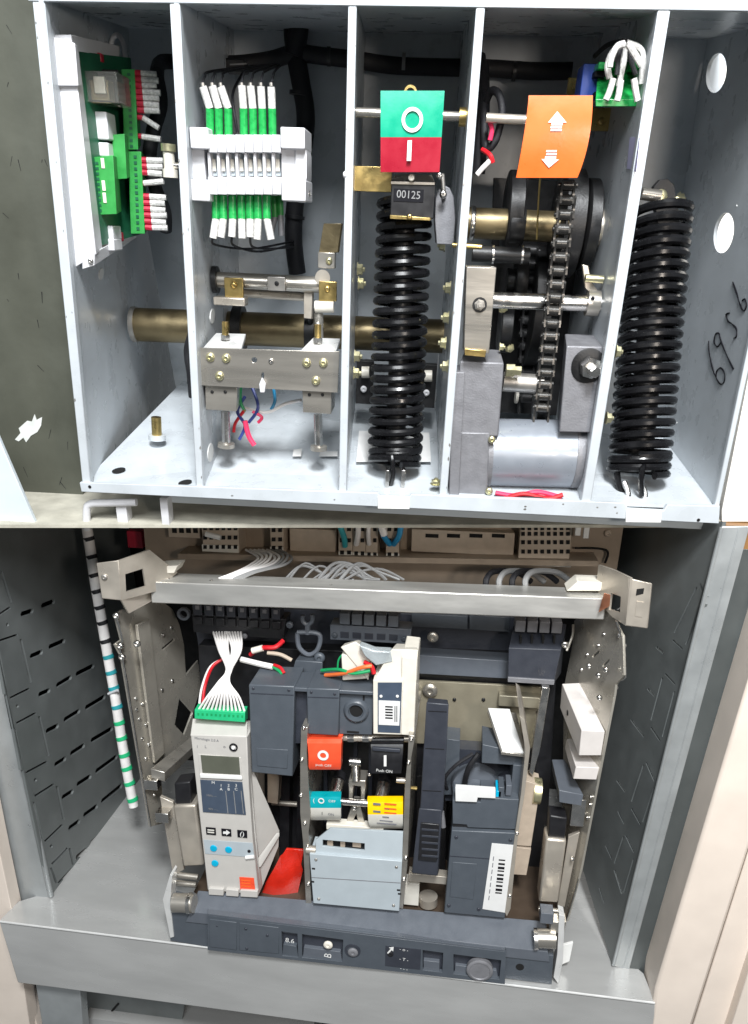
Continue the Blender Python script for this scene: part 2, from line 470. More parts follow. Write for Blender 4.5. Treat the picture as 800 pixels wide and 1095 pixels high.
# top plate with front lip
H(hs, 'top_plate', 'box_paint', [(30, -1), (890, 15), (890, 11), (30, -5)], 0.0, [(128, 30), (770, 42), (770, 38), (128, 26)], BACK, 0)
Q(hs, 'top_lip', 'box_paint', [(30, -18), (892, 0), (892, 13), (30, 1)], -0.004, 0.0, 0.6)
# floor plate and front lip
H(hs, 'bottom_plate', 'box_paint', [(88, 517), (769, 541), (769, 545), (88, 521)], 0.001, [(195, 408), (700, 446), (700, 450), (195, 412)], BACK, 0)
Q(hs, 'bottom_lip', 'box_paint', [(85, 516), (404, 527), (406, 530), (438, 531), (440, 528.5), (668, 538), (672, 544), (710, 546), (714, 540), (770, 541), (769, 560), (87, 526)], -0.006, -0.0005, 0.7)
# walls and partitions: the face towards the middle of the picture carries the openings
pl_left = F.plane((48, 0, 0), (96, 516, 0), (137, 26, BACK))
plate(hs, 'side_wall', 'box_paint', pl_left, [(46, -4), (97, 517), (205, 405), (137, 27)], [], 0.004)
for q in (ell(108, 293, 2.4, 6.5, 8), ell(188, 389, 2.5, 6.5, 8)): plate(hs, 'plug', 'paint_white', pl_left, q, [], -0.0006)
Q(hs, 'wall_edge', 'box_paint', [(34, -4), (47, -4), (97, 517), (88, 517)], -0.003, 0.006, 0.9)
pl_1 = F.plane((192, 0, 0), (217, 521, 0), (250, 28, BACK))
plate(hs, 'partition', 'box_paint', pl_1, [(191, -1), (217, 522), (282, 418), (250, 28)], [], 0.004)
for q in (ell(227, 338, 2.5, 8, 4), ell(225, 484, 3, 10, 4)): plate(hs, 'plug', 'paint_white', pl_1, q, [], -0.0006)
Q(hs, 'partition_edge', 'box_paint', [(181, -1), (192, -1), (217.5, 521), (210, 521)], -0.003, 0.006, 0.9)
pl_2 = F.plane((381, 0, 0), (370, 528, 0), (391, 33, BACK))
plate(hs, 'partition', 'box_paint', pl_2, [(381, 2), (370, 529), (384, 428), (391, 33)], [], 0.004)
Q(hs, 'partition_edge', 'box_paint', [(372.5, 2), (381.5, 2), (370.5, 528), (362, 528)], -0.003, 0.006, 0.9)
pl_3 = F.plane((510, 6, 0), (470, 532, 0), (493, 35, BACK))
plate(hs, 'partition', 'box_paint', pl_3, [(510, 5), (470, 532), (466, 434), (493, 35)], [], 0.004)
Q(hs, 'partition_edge', 'box_paint', [(509.5, 5), (519, 5), (478, 532), (469.5, 532)], -0.003, 0.006, 0.9)
pl_4 = F.plane((705, 10, 0), (622, 536, 0), (635, 37, BACK))
plate(hs, 'partition', 'box_paint', pl_4, [(705, 9), (622, 537), (585, 442), (635, 37)], [], 0.004)
Q(hs, 'partition_edge', 'box_paint', [(704, 9), (717.5, 9), (632, 537), (621.5, 537)], -0.003, 0.006, 0.9)
pl_5 = F.plane((876, 14, 0), (764, 541, 0), (757, 40, BACK))
plate(hs, 'side_wall', 'box_paint', pl_5, [(878, 13), (764, 542), (690, 447), (757, 40)], [ell(766, 78, 10.5, 21.5, 9, 28), ell(774, 249, 10.5, 22, 9, 28)], 0.004)
Q(hs, 'wall_edge', 'box_paint', [(876, 13), (882, 13), (769.5, 541), (764, 541)], -0.003, 0.004, 0.9)
# small plug rims, floor slots and spots on the housing
for x, y in ((127, 503), (198, 516)):
    c = F.on_height(x, y, F.p(x, y, 0.03).z)
    pf = F.plane((88, 516.6, 0.001), (769, 540.6, 0.001), (195, 407.6, BACK))
    plate(hs, 'floor_slot', 'void', pf, ell(x, y, 7.5, 2.6, -12), [], -0.0004)
pf = F.plane((88, 516.4, 0.001), (769, 540.4, 0.001), (195, 407.4, BACK))
plate(hs, 'floor_sticker', 'paper', pf, [(314, 481), (323, 480), (322, 488), (313, 488)], [], -0.0005)
plate(hs, 'floor_sticker', 'paper', pf, [(343, 483), (361, 483), (361, 488), (341, 488)], [], -0.0005)
plate(hs, 'floor_sticker', 'paper', pf, [(384, 461), (459, 463), (461, 494), (381, 494)], [], -0.0006)
plate(hs, 'wall_sticker', 'lilac_paper', pl_4, [(674, 147), (685, 147), (681, 184), (671, 180)], [], -0.0006)
for x, y in ((96, 520.5), (747, 556)):
    c = F.p(x, y, -0.0065); put(hs, 'lip_hole', MB().lathe(c, AX['d'], [(0, 0.0018), (0.0003, 0.0018)], 12), 'void')
for x, y in ((300, 22), (358, 20), (443, 24)):
    S(hs, x, y, 0.2, 2.2, 'box_paint', '-w', 0.5)
for x, y in ((758, 128), (752, 144), (788, 220), (724, 452), (700, 372)):
    c = F.hit(x, y, pl_5); put(hs, 'paint_fleck', MB().lathe(c, AX['-u'], [(0, 0.0012), (0.0006, 0.0008)], 8), 'paint_white')
# handwriting on the right wall
def zz(pts): return [(640 + x / 3.65, 270 + y / 3.65) for x, y in pts]
pl_ink = (pl_5[0] + Vector((-0.0006, 0, 0)), pl_5[1])
for st in ([(430, 345), (431, 380), (440, 430), (455, 480), (475, 513), (490, 505), (492, 472), (477, 450), (462, 463), (459, 490)],
           [(478, 350), (465, 367), (452, 352), (456, 320), (470, 316), (478, 345), (500, 400), (527, 455)],
           [(512, 236), (498, 242), (506, 268), (520, 278), (538, 298), (538, 328), (527, 335)],
           [(524, 115), (540, 160), (553, 205), (567, 228), (578, 208), (571, 182), (560, 190)]):
    pts = spline([F.hit(x, y, pl_ink) for x, y in zz(st)], 6)
    put(hs, 'handwritten_digit', MB().tube(pts, [0.0005 + 0.0004 * abs(math.sin(i * .35)) for i in range(len(pts))], 6), 'ink')
# bolts on the partitions
for x, y, d, ax in ((382, 288, .12, 'u'), (383, 303, .12, 'u'), (379, 381, .08, 'u'), (378, 399, .08, 'u'),
                    (482, 308, .05, '-u'), (480, 340, .05, '-u'), (477, 367, .05, '-u'), (479, 392, .03, '-u'), (476, 262, .06, '-u')):
    S(hs, x, y, d, 5.6, 'zinc_yellow', ax, 1.0, 'bolt', True)
for x, y, d in ((658, 376, .02), (648, 447, .02), (725, 213, .16)):
    S(hs, x, y, d, 5.6, 'zinc_yellow', 'u', 0.9, 'bolt', True)
for x, y, d in ((371, 187, -.001), (206, 365, .0), (199, 190, .0)):
    S(hs, x, y, d, 3.4, 'white_plastic', '-u', 1.2, 'bolt')
S(hs, 466, 518, 0.012, 5, 'zinc_yellow', 'w', 0.9, 'bolt', True)
# legs
lg = T('support_stand', 'white bent tube leg under the left corner of the mechanism box', 'leg', (110, 560, 0.01))
W(lg, 'tube', 'white_plastic', [(93, 566, 0.012), (93, 545, 0.012), (97, 539, 0.012), (110, 538, 0.012), (146, 537, 0.012)], 4.2, 10)
B(lg, 'foot_plate', 'white_plastic', 125, 540, 136, 565, 0.013, 0.03)
lg = T('support_block', 'cream upright block under the box, between bent leg and beam', 'block', (175, 560, 0.01))
B(lg, 'post', 'white_plastic', 172, 533, 180, 562, 0.012, 0.03)
B(tl('long pale grey beam below the middle of the mechanism box', 'beam'), 'support_beam', 'pale_paint', 181, 536, 760, 552, 0.030, 0.05)

# ---- compartment 1: control board on the left wall
cb = T('control_board', 'green circuit board in a white carrier on the left wall', 'circuit board', (90, 285, 0.03))
H(cb, 'carrier_rail', 'white_plastic', [(54, 40), (78, 46), (103, 272), (79, 287)], 0.020, [(66, 44), (84, 50), (110, 268), (88, 280)], 0.045, 0.8)
H(cb, 'rail_end', 'white_plastic', [(53, 38), (80, 46), (84, 92), (58, 92)], 0.016, [(66, 44), (84, 50), (88, 92), (64, 92)], 0.030, 0.8)
H(cb, 'carrier_arm', 'white_plastic', [(58, 37), (76, 37), (78, 54), (60, 52)], 0.020, [(122, 48), (128, 49), (128, 62), (122, 60)], 0.155, 0.6)
H(cb, 'carrier_arm', 'white_plastic', [(88, 275), (101, 270), (101, 284), (88, 288)], 0.018, [(140, 247), (146, 245), (146, 254), (140, 257)], 0.155, 0.6)
S(cb, 97, 279, 0.017, 3, 'bright_steel')
pc = F.plane((80, 56, .035), (104, 262, .035), (138, 66, .15))
plate(cb, 'board', 'pcb', pc, [(78, 54), (104, 264), (152, 250), (140, 62)], [], 0.002)
ry = B(cb, 'relay', 'clear_plastic', 92, 76, 126, 110, 0.050, 0.085, 0.8)
B(ry, 'coil', 'bronze', 98, 86, 118, 108, 0.058, 0.080)
B(ry, 'contact_block', 'ivory', 101, 82, 113, 100, 0.054, 0.060)
B(ry, 'base', 'black_plastic', 90, 74, 128, 111, 0.086, 0.094)
for x0, y0, x1, y1, d in ((92, 119, 115, 149, .062), (93, 152, 116, 167, .062), (98, 241, 121, 256, .062), (99, 255, 122, 268, .060)):
    B(cb, 'capacitor', 'white_plastic', x0, y0, x1, y1, d, d + 0.025, 1.2)
for x, y in ((103, 61), (112, 236), (124, 253)):
    B(cb, 'varistor', 'red_plastic', x - 6, y - 5, x + 5, y + 5, 0.085, 0.095, 1.0)
tbk = H(cb, 'terminal_strip', 'green_plastic', [(100, 168), (121, 166), (125, 229), (104, 230)], 0.050, [(108, 168), (126, 168), (130, 226), (112, 226)], 0.085, 0.5)
for i in range(10):
    y = 173 + i * 5.6
    B(tbk, 'clamp_slot', 'pcb', 101 + i * .4, y, 105 + i * .4, y + 3, 0.0494, 0.052, 0)
for i, (y0, y1) in enumerate(((169, 180), (193, 204), (206, 217))):
    B(tbk, 'marker', 'ivory', 108 + i, y0, 111.5 + i, y1, 0.0492, 0.052, 0.2)
H(cb, 'terminal_strip', 'green_plastic', [(119, 144), (133, 143), (136, 191), (124, 192)], 0.075, [(124, 146), (138, 146), (140, 189), (128, 189)], 0.10, 0.5)
for (ya, yb, xa) in ((74, 160, 130), (162, 250, 137)):
    st = H(cb, 'terminal_strip', 'green_plastic', [(xa, ya), (xa + 14, ya), (xa + 18, yb), (xa + 3, yb)], 0.095, [(xa + 4, ya + 4), (xa + 18, ya + 4), (xa + 21, yb - 4), (xa + 7, yb - 4)], 0.13, 0.4)
    for i in range(13):
        y = ya + 4 + i * 6.4
        B(st, 'clamp_slot', 'pcb', xa + 6 + i * .25, y, xa + 9 + i * .25, y + 3.2, 0.0942, 0.096, 0)
k = 0
for (ya, n, xa) in ((76, 7, 144), (169, 3, 150), (208, 6, 153)):
    for i in range(n):
        y = ya + i * 6.6
        x = xa + i * 0.6
        fe = C(cb, 'ferrule', 'red_plastic', (x, y + 2, 0.098), (x + 7, y + 2.4, 0.098), 3.0, 8)
        dy = rg.uniform(-1, 1.5)
        C(fe, 'wire_tag', 'tag_white', (x + 7, y + 2.4, 0.098), (x + 24 + rg.uniform(-2, 2), y + 3 + dy, 0.10), 2.9, 8)
        k += 1
for (x, y, x2, y2) in ((153, 126, 170, 137), (152, 146, 172, 149), (154, 196, 175, 194)):
    C(cb, 'wire_tag', 'tag_white', (x, y, .1), (x2, y2, .1), 2.8, 8)
    C(cb, 'ferrule', 'red_plastic', (x - 7, y - 1, .1), (x, y, .1), 2.6, 8)
W(tl('white plastic cable loop above the circuit board', 'cable loop'), 'cable_loop', 'white_plastic', [(119, 48, .20), (121, 40, .20), (127, 38, .20), (132, 46, .19), (134, 60, .18), (134, 74, .17)], 2.6, 10)
W(tl('black taped wire bundle behind the red ferrules of the circuit board', 'cable'), 'wire_bundle', 'cable', [(186, 66, .26), (172, 67, .24), (168, 80, .16), (172, 110, .14), (164, 140, .13), (160, 170, .13), (166, 200, .13), (176, 226, .14), (177, 246, .15)], 7.5, 12)
sw = T('sensor_fitting', 'small beige cylindrical fitting between circuit board and first partition', 'fitting', (181, 190, .06))
C(sw, 'barrel', 'ivory', (180, 158, .06), (182, 188, .06), 6, 18)
C(sw, 'collar', 'zinc_yellow', (180, 154, .06), (180.4, 162, .06), 8, 18)
C(sw, 'collar', 'ivory', (182, 181, .06), (182.5, 190, .06), 8, 18)
C(sw, 'stem', 'bright_steel', (184, 177, .06), (194, 177, .06), 3, 10)
sd = T('floor_stud', 'threaded brass stud standing on the floor of the left compartment', 'stud', (167, 468, .10))
C(sd, 'rod', 'brass', (167, 446, .10), (168, 468, .10), 5.2, 14)
C(sd, 'washer', 'box_paint', (168, 465, .10), (168.3, 470, .10), 9, 18)
W(tl('short black cable hanging beside the bronze shaft in the left compartment', 'cable'), 'cable_tail', 'cable', [(206, 352, .12), (200, 375, .12), (203, 400, .12), (205, 424, .13)], 3.6)

# ---- bronze main shaft through the box
ms = T('main_shaft', 'long bronze shaft passing through the lower compartments', 'shaft', (300, 372, .2))
C(ms, 'rod', 'bronze', (146, 347, .2), (480, 360, .2), 17, 28)
put(ms, 'collar', MB().lathe(F.p(145, 347, .2), (1, 0, 0), [(-.003, .0215), (.003, .0215)], 24), 'dull_steel')
for x, y in ((256, 352), (333, 355)):
    c = F.p(x, y, .2); s = F.sc(c)
    put(ms, 'lever_hub', MB().lathe(c, (1, 0, 0), [(-.006, 24 * s), (.006, 24 * s)], 24), 'black_steel')
C(ms, 'lever_rod', 'black_steel', (333, 355, .19), (330, 330, .16), 4, 10)

# ---- compartment 2
tbm = T('terminal_block', 'white eight way terminal block with green ferrules in the second compartment', 'terminal block', (265, 218, 0.0280))
for x0, x1 in ((203, 223), (300, 326)):
    ec = B(tbm, 'end_cap', 'white_plastic', x0, 136, x1, 159, 0.0120, 0.0630, 1.0)
    B(tbm, 'end_cap', 'white_plastic', x0 + 1, 192, x1 + 1, 215, 0.0120, 0.0630, 1.0)
    B(tbm, 'end_bridge', 'white_plastic', x0 + 1, 159.3, x1 - 4, 191.7, 0.0240, 0.0630, 0.5)
Q(tbm, 'side_cover', 'white_plastic', [(316, 138), (324, 140), (328, 165), (328, 190), (322, 216), (316, 216)], 0.0200, 0.0580, 0.6)
B(tbm, 'rail', 'dull_steel', 206, 160, 322, 192, 0.0640, 0.0700)
S(tbm, 328, 207, 0.0380, 3, 'bright_steel', 'u', 1.5)
for i in range(8):
    x0 = 222.4 + i * 9.75; x1 = x0 + 9.4
    md = B(tbm, 'module', 'white_plastic', x0, 144, x1, 163, 0.0160, 0.0630, 0.5)
    B(md, 'module_foot', 'white_plastic', x0 + .6, 189, x1 + .6, 208, 0.0160, 0.0630, 0.5)
    B(md, 'module_wall', 'white_plastic', x0 + .1, 163.2, x0 + 3, 188.8, 0.0200, 0.0630, 0.2)
    B(md, 'window', 'pale_grey', x0 + 3.2, 164, x1, 188, 0.030, 0.034, 0)
    B(md, 'marker', 'ivory', x0 + 4, 170, x1 - 1, 183, 0.028, 0.0298, 0)
tops = [(224.5, 217), (234, 227), (244, 236), (260.5, 258.5), (270.5, 268), (280.5, 279), (291, 290)]
for i, (x, xt) in enumerate(tops):
    fe = C(tbm, 'ferrule', 'green_ferrule', (x, 116, 0.0300), (x + .6, 146, 0.0330), 4.4, 12)
    C(fe, 'wire_tag', 'tag_white', (xt, 92 + rg.uniform(-1, 1), 0.0280), (x, 116, 0.0300), 4.2, 10)
    C(fe, 'wire_end', 'dull_steel', (xt - .3, 88.5, 0.0280), (xt, 92, 0.0280), 2.0, 8)
bots = [(231, 228), (239, 236.5), (249, 248), (258.5, 259), (267.5, 267.5), (276, 275), (285.5, 290)]
for i, (x, xt) in enumerate(bots):
    fe = C(tbm, 'ferrule', 'green_ferrule', (x - .5, 207, 0.0320), (x, 234, 0.0300), 4.4, 12)
    C(fe, 'wire_tag', 'tag_white', (x, 234, 0.0300), (xt, 255 + rg.uniform(-2, 2), 0.0280), 4.1, 10)
for x, y1 in ((293, 232), (299, 230)):
    fe = C(tbm, 'ferrule', 'green_plastic', (x, 207, 0.0530), (x + 1, y1, 0.0530), 3.6, 10)
    C(fe, 'wire_tag', 'cast_grey', (x + 1, y1, 0.0530), (x - 1 + (x - 296), 252, 0.0530), 3.3, 10)
W(tl('black wire rising between the green ferrules of the terminal block', 'wire'), 'thin_wire', 'cable', [(254, 142, .06), (250, 118, .06), (249, 100, .08), (256, 84, .16), (264, 72, .24)], 1.5)
lm = T('cable_loom', 'thick black taped cable loom branching across the back of the box', 'cable', (320, 290, .27))
W(lm, 'trunk', 'cable', [(313, 22, .27), (315, 50, .27), (321, 85, .265), (327, 125, .265), (323, 170, .265), (316, 215, .265), (314, 255, .265), (318, 292, .27)], [0][0] + 10, 14)
W(lm, 'branch', 'cable', [(240, 69, .255), (262, 68, .26), (290, 64, .262), (316, 57, .265), (345, 60, .268), (380, 64, .27), (420, 70, .27), (470, 72, .27), (520, 73, .27), (570, 76, .268), (612, 76, .262)], 8, 14)
W(lm, 'branch', 'cable', [(314, 60, .262), (318, 40, .262), (320, 24, .262)], 11, 14)
B(lm, 'tape_end', 'black_plastic', 238, 62, 262, 76, 0.235, 0.26, 2.0)
C(lm, 'tie_mark', 'grey_wire', (246, 69, .2345), (264, 68, .2345), 0.7, 6)

la = T('latch_shaft', 'steel trip latch rod with brass brackets in the second compartment', 'latch', (290, 330, .10))
C(la, 'rod', 'steel', (230, 299, .10), (350, 305, .10), 8, 22)
C(la, 'rod', 'warm_steel', (258, 313, .115), (334, 318, .115), 4.5, 14)
c = F.p(230, 299, .10); put(la, 'collar', MB().lathe(c, (1, 0, 0), [(-.002, .014), (.0035, .014)], 20), 'black_steel')
br = B(la, 'bracket', 'brass', 240, 297, 260, 319, .086, .09, 0.6); S(br, 250, 305, .086, 3.5, 'brass')
B(la, 'bracket_foot', 'warm_steel', 228, 318, 262, 327, .078, .098, 1.4)
bl = B(la, 'block', 'dull_steel', 286, 296, 305, 311, .086, .10, 0.5); S(bl, 296, 303, .086, 2.4, 'black_steel')
up = H(la, 'upright_plate', 'bronze', [(346, 239), (365, 239), (361, 270), (341, 270)], .10, [(348, 239), (367, 239), (363, 270), (343, 270)], .103, 0.3)
cl = B(la, 'clamp', 'steel', 340, 270, 358, 287, .096, .112, 0.6); S(cl, 352, 279, .096, 3.5, 'zinc_yellow')
C(la, 'cam', 'warm_steel', (345, 297, .09), (345, 297, .10), 8, 20)
bb = B(la, 'bracket', 'brass', 341, 301, 360, 322, .082, .086, 0.6); S(bb, 350, 309, .082, 3, 'brass')
C(la, 'roller', 'ivory', (337, 328, .085), (357, 328, .085), 6, 18)
H(la, 'arm', 'warm_steel', [(325, 312), (334, 313), (333, 341), (325, 340)], .10, [(327, 312), (336, 313), (335, 341), (327, 340)], .108, 0.3)
C(la, 'post', 'steel', (341, 335, .09), (341, 368, .085), 5.0, 14)
S(la, 340, 347, .083, 3, 'bright_steel'); S(la, 341, 363, .080, 4, 'bright_steel')

bk = T('trip_bracket', 'drilled steel bracket plate with two solenoid blocks in the second compartment', 'bracket', (288, 420, .03))
pbk = F.plane((212, 372, .02), (363, 376, .02), (213, 418, .02))
plate(bk, 'front_plate', 'steel', pbk, [(212, 372), (363, 376), (361, 420), (214, 412)], [ell(272, 385, 3, 3), ell(281, 402, 1.6, 4)], .003, 0.3)
for x, y in ((225, 382), (242, 383), (235, 402), (328, 388), (346, 388), (338, 407)):
    S(bk, x, y, .020, 4.6, 'zinc_yellow')
S(bk, 290, 386, .020, 2.8, 'bright_steel')
Q(bk, 'pull_tab', 'white_plastic', [(277, 411), (280, 404), (284, 411), (283, 420), (278, 420)], .014, .019, 0.8)
for x0, x1, y0, yb, st in ((217, 262, 372, 356, 241), (321, 363, 375, 361, 340)):
    so = H(bk, 'solenoid', 'plated', [(x0, y0), (x1 - 4, y0 + 1), (x1 - 4, y0 + 6), (x0, y0 + 5)], .024, [(x0 + 14, yb), (x1 + 1, yb + 1), (x1 + 1, yb + 6), (x0 + 14, yb + 5)], .075, 0.5)
    H(so, 'yoke', 'steel', [(x0 + 2, y0 + 30), (x1 - 8, y0 + 32), (x1 - 9, y0 + 68), (x0 + 3, y0 + 66)], .026, [(x0 + 8, y0 + 30), (x1 - 4, y0 + 32), (x1 - 5, y0 + 60), (x0 + 9, y0 + 58)], .065, 0.6)
    for dx in (10, 24): S(so, x0 + dx, y0 + 47, .026, 1.8, 'black_steel')
    C(so, 'plunger', 'bright_steel', (st, y0 + 68, .045), (st + 1, y0 + 104, .045), 4.6, 14)
    C(so, 'plunger_foot', 'steel', (st + 1, y0 + 102, .045), (st + 1, y0 + 106, .045), 9, 18)
    C(so, 'pin', 'brass', (st, y0 - 28, .05), (st, y0 - 12, .05), 3.6, 12)
    C(so, 'pin_nut', 'bright_steel', (st, y0 - 14, .05), (st, y0 - 9, .05), 5.2, 6)
for i, (m, pts) in enumerate((('green_wire', [(258, 408, .06), (257, 428, .06), (262, 440, .06)]), ('navy_wire', [(262, 424, .07), (254, 440, .06), (262, 455, .06), (256, 470, .06)]),
                              ('navy_wire', [(270, 415, .07), (276, 436, .06), (266, 452, .06)]), ('red_wire', [(262, 438, .06), (252, 452, .06), (250, 462, .06)]),
                              ('pink_wire', [(262, 450, .055), (266, 466, .055), (272, 476, .055)]), ('pink_wire', [(270, 440, .06), (280, 446, .06), (276, 452, .06)]),
                              ('white_wire', [(262, 436, .07), (285, 441, .06), (305, 432, .06), (322, 428, .05)]), ('blue_wire', [(292, 412, .07), (294, 428, .065), (290, 438, .06)]))):
    W(tl(['short green solenoid wire under the bracket plate', 'dark blue wire curling down under the bracket plate', 'dark blue wire behind the solenoid plunger tangle', 'dark red wire loop left of the pink wire end', 'pink red wire end hanging lowest under the bracket', 'pink wire stub in the middle of the solenoid tangle', 'pale wire running across to the right solenoid', 'bright blue wire drop beside the pale wire'][i], 'wire', 'solenoid wires under the bracket'), 'solenoid_wire', m, pts, 2.8 if i == 4 else 1.7)

# ---- compartment 3
rd = T('indicator_rod', 'thin steel rod carrying the indicator flags across the box', 'rod', (440, 130, .04))
C(rd, 'rod', 'steel', (381, 120, .045), (497, 125, .045), 4.6, 14)
C(rd, 'rod', 'warm_steel', (520, 126, .045), (575, 129, .045), 4.6, 14)
C(rd, 'collar', 'brass', (491, 125, .045), (498, 125.2, .045), 9, 18)
ring(rd, 'eye', 'brass', 439, 99, .03, 7, 4.5, .004)
fg = T('position_indicator', 'green and red breaker position flag marked O and I', 'indicator flag', (440, 184, .02))
def irow(t):
    y = lerp(97, 184, t); return (407, lerp(475.5, 470, t), y + 0.0, 0.013 - 0.005 * math.sin(math.pi * (0.25 + 0.6 * t)))
sheet(fg, 'green_half', 'indicator_green', [irow(i / 14) for i in range(9)], .003)
sheet(fg, 'red_half', 'indicator_red', [irow(i / 14) for i in range(8, 15)], .003)
ring(fg, 'letter_o', 'paint_white', 441, 128, .0065, 11.5, 7.9, .0006, 28)
Q(fg, 'letter_i', 'paint_white', [(436, 150), (440.5, 150), (439.6, 172), (435, 172)], .0062, .0070, 0)
cn = T('operation_counter', 'dark mechanical counter reading 00125 below the indicator flag', 'counter', (442, 236, .02))
B(cn, 'body', 'black_plastic', 418, 193, 465, 233, .022, .055, 0.8)
H(cn, 'top_plate', 'warm_steel', [(418, 194), (465, 195), (465, 198), (418, 197)], .0205, [(424, 186), (462, 187), (462, 190), (424, 189)], .055, 0.3)
H(cn, 'foot_plate', 'brass', [(417, 230), (460, 233), (460, 236), (417, 234)], .0185, [(420, 228), (463, 230), (463, 234), (420, 232)], .05, 0.3)
B(cn, 'window', 'ink', 421, 202, 453, 216, .0214, .0225, 0.2)
TX(cn, '00125', 437, 208.5, .0210, 7.5, 'grey_wire', -0.03)
S(cn, 440, 190, .018, 3.5, 'ivory'); S(cn, 438, 232, .018, 3, 'brass')
B(tl('brass strip bolted across to the counter', 'strip'), 'brass_strip', 'brass', 379, 178, 419, 205, .058, .062, 0.4)
lk = T('counter_linkage', 'steel cam lever and link rod right of the counter', 'linkage', (476, 262, .05))
Q(lk, 'cam', 'cast_grey', [(466, 212), (469, 203), (475, 198), (481, 201), (485, 210), (487, 235), (485, 262), (467, 261), (465, 235)], .05, .11, 0.8)
C(lk, 'rod', 'dull_steel', (473, 186, .047), (475, 210, .047), 2.4, 10)
S(lk, 474, 208, .04, 4, 'bright_steel'); S(lk, 470, 188, .04, 3.4, 'bright_steel')
C(lk, 'arm', 'brass', (484, 262, .05), (515, 264, .05), 2.6, 10)

cs = T('closing_spring', 'black coil spring standing under the counter in the middle compartment', 'spring', (422, 520, .05))
helix(cs, 'coil', 'spring_black', (433, 212, .075), (422.5, 481, .055), 26.0, 4.15, 22.3)
helix(cs, 'end_coil', 'spring_black', (422.5, 481, .055), (421.5, 497, .05), 25.0, 4.0, 2.2)
C(cs, 'core', 'black_steel', (433, 225, .085), (423, 470, .065), 11, 16)
W(cs, 'hook', 'spring_black', [(414, 487, .05), (418, 484, .03), (420, 494, .022), (420, 510, .022), (417, 520, .026)], 2.6)
for x in (412, 429):
    B(cs, 'anchor_fork', 'bright_steel', x, 503, x + 4, 529, .018, .035, 0.4)
Q(cs, 'anchor_tab', 'paint_white', [(404, 531), (438, 532), (438, 544.5), (404, 544)], -.0075, -.0062, 0.4)
for x, y in ((385, 398), (452, 402)):
    nb = T('shaft_clamp', 'dark shaft clamp with pale roller ' + ('left' if x < 420 else 'right') + ' of the middle coil spring', 'clamp', (x + 4, y + 20, .16), 'clamps behind the middle spring')
    B(nb, 'clamp_plate', 'black_steel', x - 4, y - 12, x + 14, y + 34, .165, .18)
    C(nb, 'roller', 'ivory', (x + 2, y, .16), (x + 10, y, .16), 6, 14)
    S(nb, x + 4, y + 18, .163, 3.5, 'white_plastic')

# ---- compartment 4
W(tl('black cable loop hanging at the left of the fourth compartment', 'cable'), 'cable_loop', 'cable', [(516, 60, .2), (518, 95, .10), (518, 130, .07), (520, 158, .06), (530, 150, .055), (537, 122, .055), (534, 102, .06), (526, 97, .07), (520, 108, .08)], 4.0, 10)
W(tl('thick black cable hanging behind the third partition edge', 'cable'), 'hanging_cable', 'cable', [(516, 70, .12), (517, 110, .09), (515, 150, .08), (512, 186, .08)], 7, 10)
for i, (m, pts) in enumerate((('pink_wire', [(522, 126, .05), (526, 138, .05), (524, 150, .05)]), ('red_wire', [(516, 160, .06), (524, 166, .05), (527, 174, .05)]), ('white_wire', [(524, 172, .05), (516, 180, .05), (510, 187, .05)]))):
    W(tl(['pink wire stub inside the black cable loop', 'red wire end below the black cable loop', 'white wire end at the bottom of the black cable'][i], 'wire', 'wire ends by the cable loop'), 'wire_end', m, pts, 2.6)
W(tl('thin tan wire hanging from the orange flag to the bronze hub', 'wire'), 'thin_wire', 'brass', [(578, 186, .03), (576, 215, .04), (574, 256, .05)], 1.0)
of = T('spring_indicator', 'curved orange spring charge flag with two white arrows', 'indicator flag', (590, 190, .01))
OR = []
for i in range(13):
    t = i / 12
    y = lerp(102, 190, t)
    xl = 565 + 0.5 - 13.5 * t ** 1.3; xr = 634 - 1.5 * t - 15.0 * t ** 2.4
    OR.append((xl, xr, y, .009 - .009 * math.sin(math.pi * (0.30 + 0.55 * t))))
sheet(of, 'flag', 'orange_plastic', OR, .003)
def od(y): t = (y - 102) / 88; return .009 - .009 * math.sin(math.pi * (0.30 + 0.55 * t)) - .0009
def glyph(par, name, m, polys):
    mb = MB()
    for poly in polys:
        mb.add([F.p(x, y, od(y)) for x, y in poly], [tuple(range(len(poly)))])
    put(par, name, mb, m)
def bars(x, ys, w): return [[(x - w, y), (x + w, y), (x + w - .4, y + 2.2), (x - w - .4, y + 2.2)] for y in ys]
glyph(of, 'arrow', 'paint_white', [[(596, 119), (606, 131), (586, 131)], [(590, 131), (602, 131), (601.5, 134), (589.5, 134)]] + bars(595, (134.8, 137.8), 6))
glyph(of, 'arrow', 'paint_white', [[(598 - 19, 170), (598, 170.5), (587, 179.5)], [(583, 167), (595, 167), (594.5, 170.4), (582.5, 170)]] + bars(590, (160.5, 163.7), 5.6))

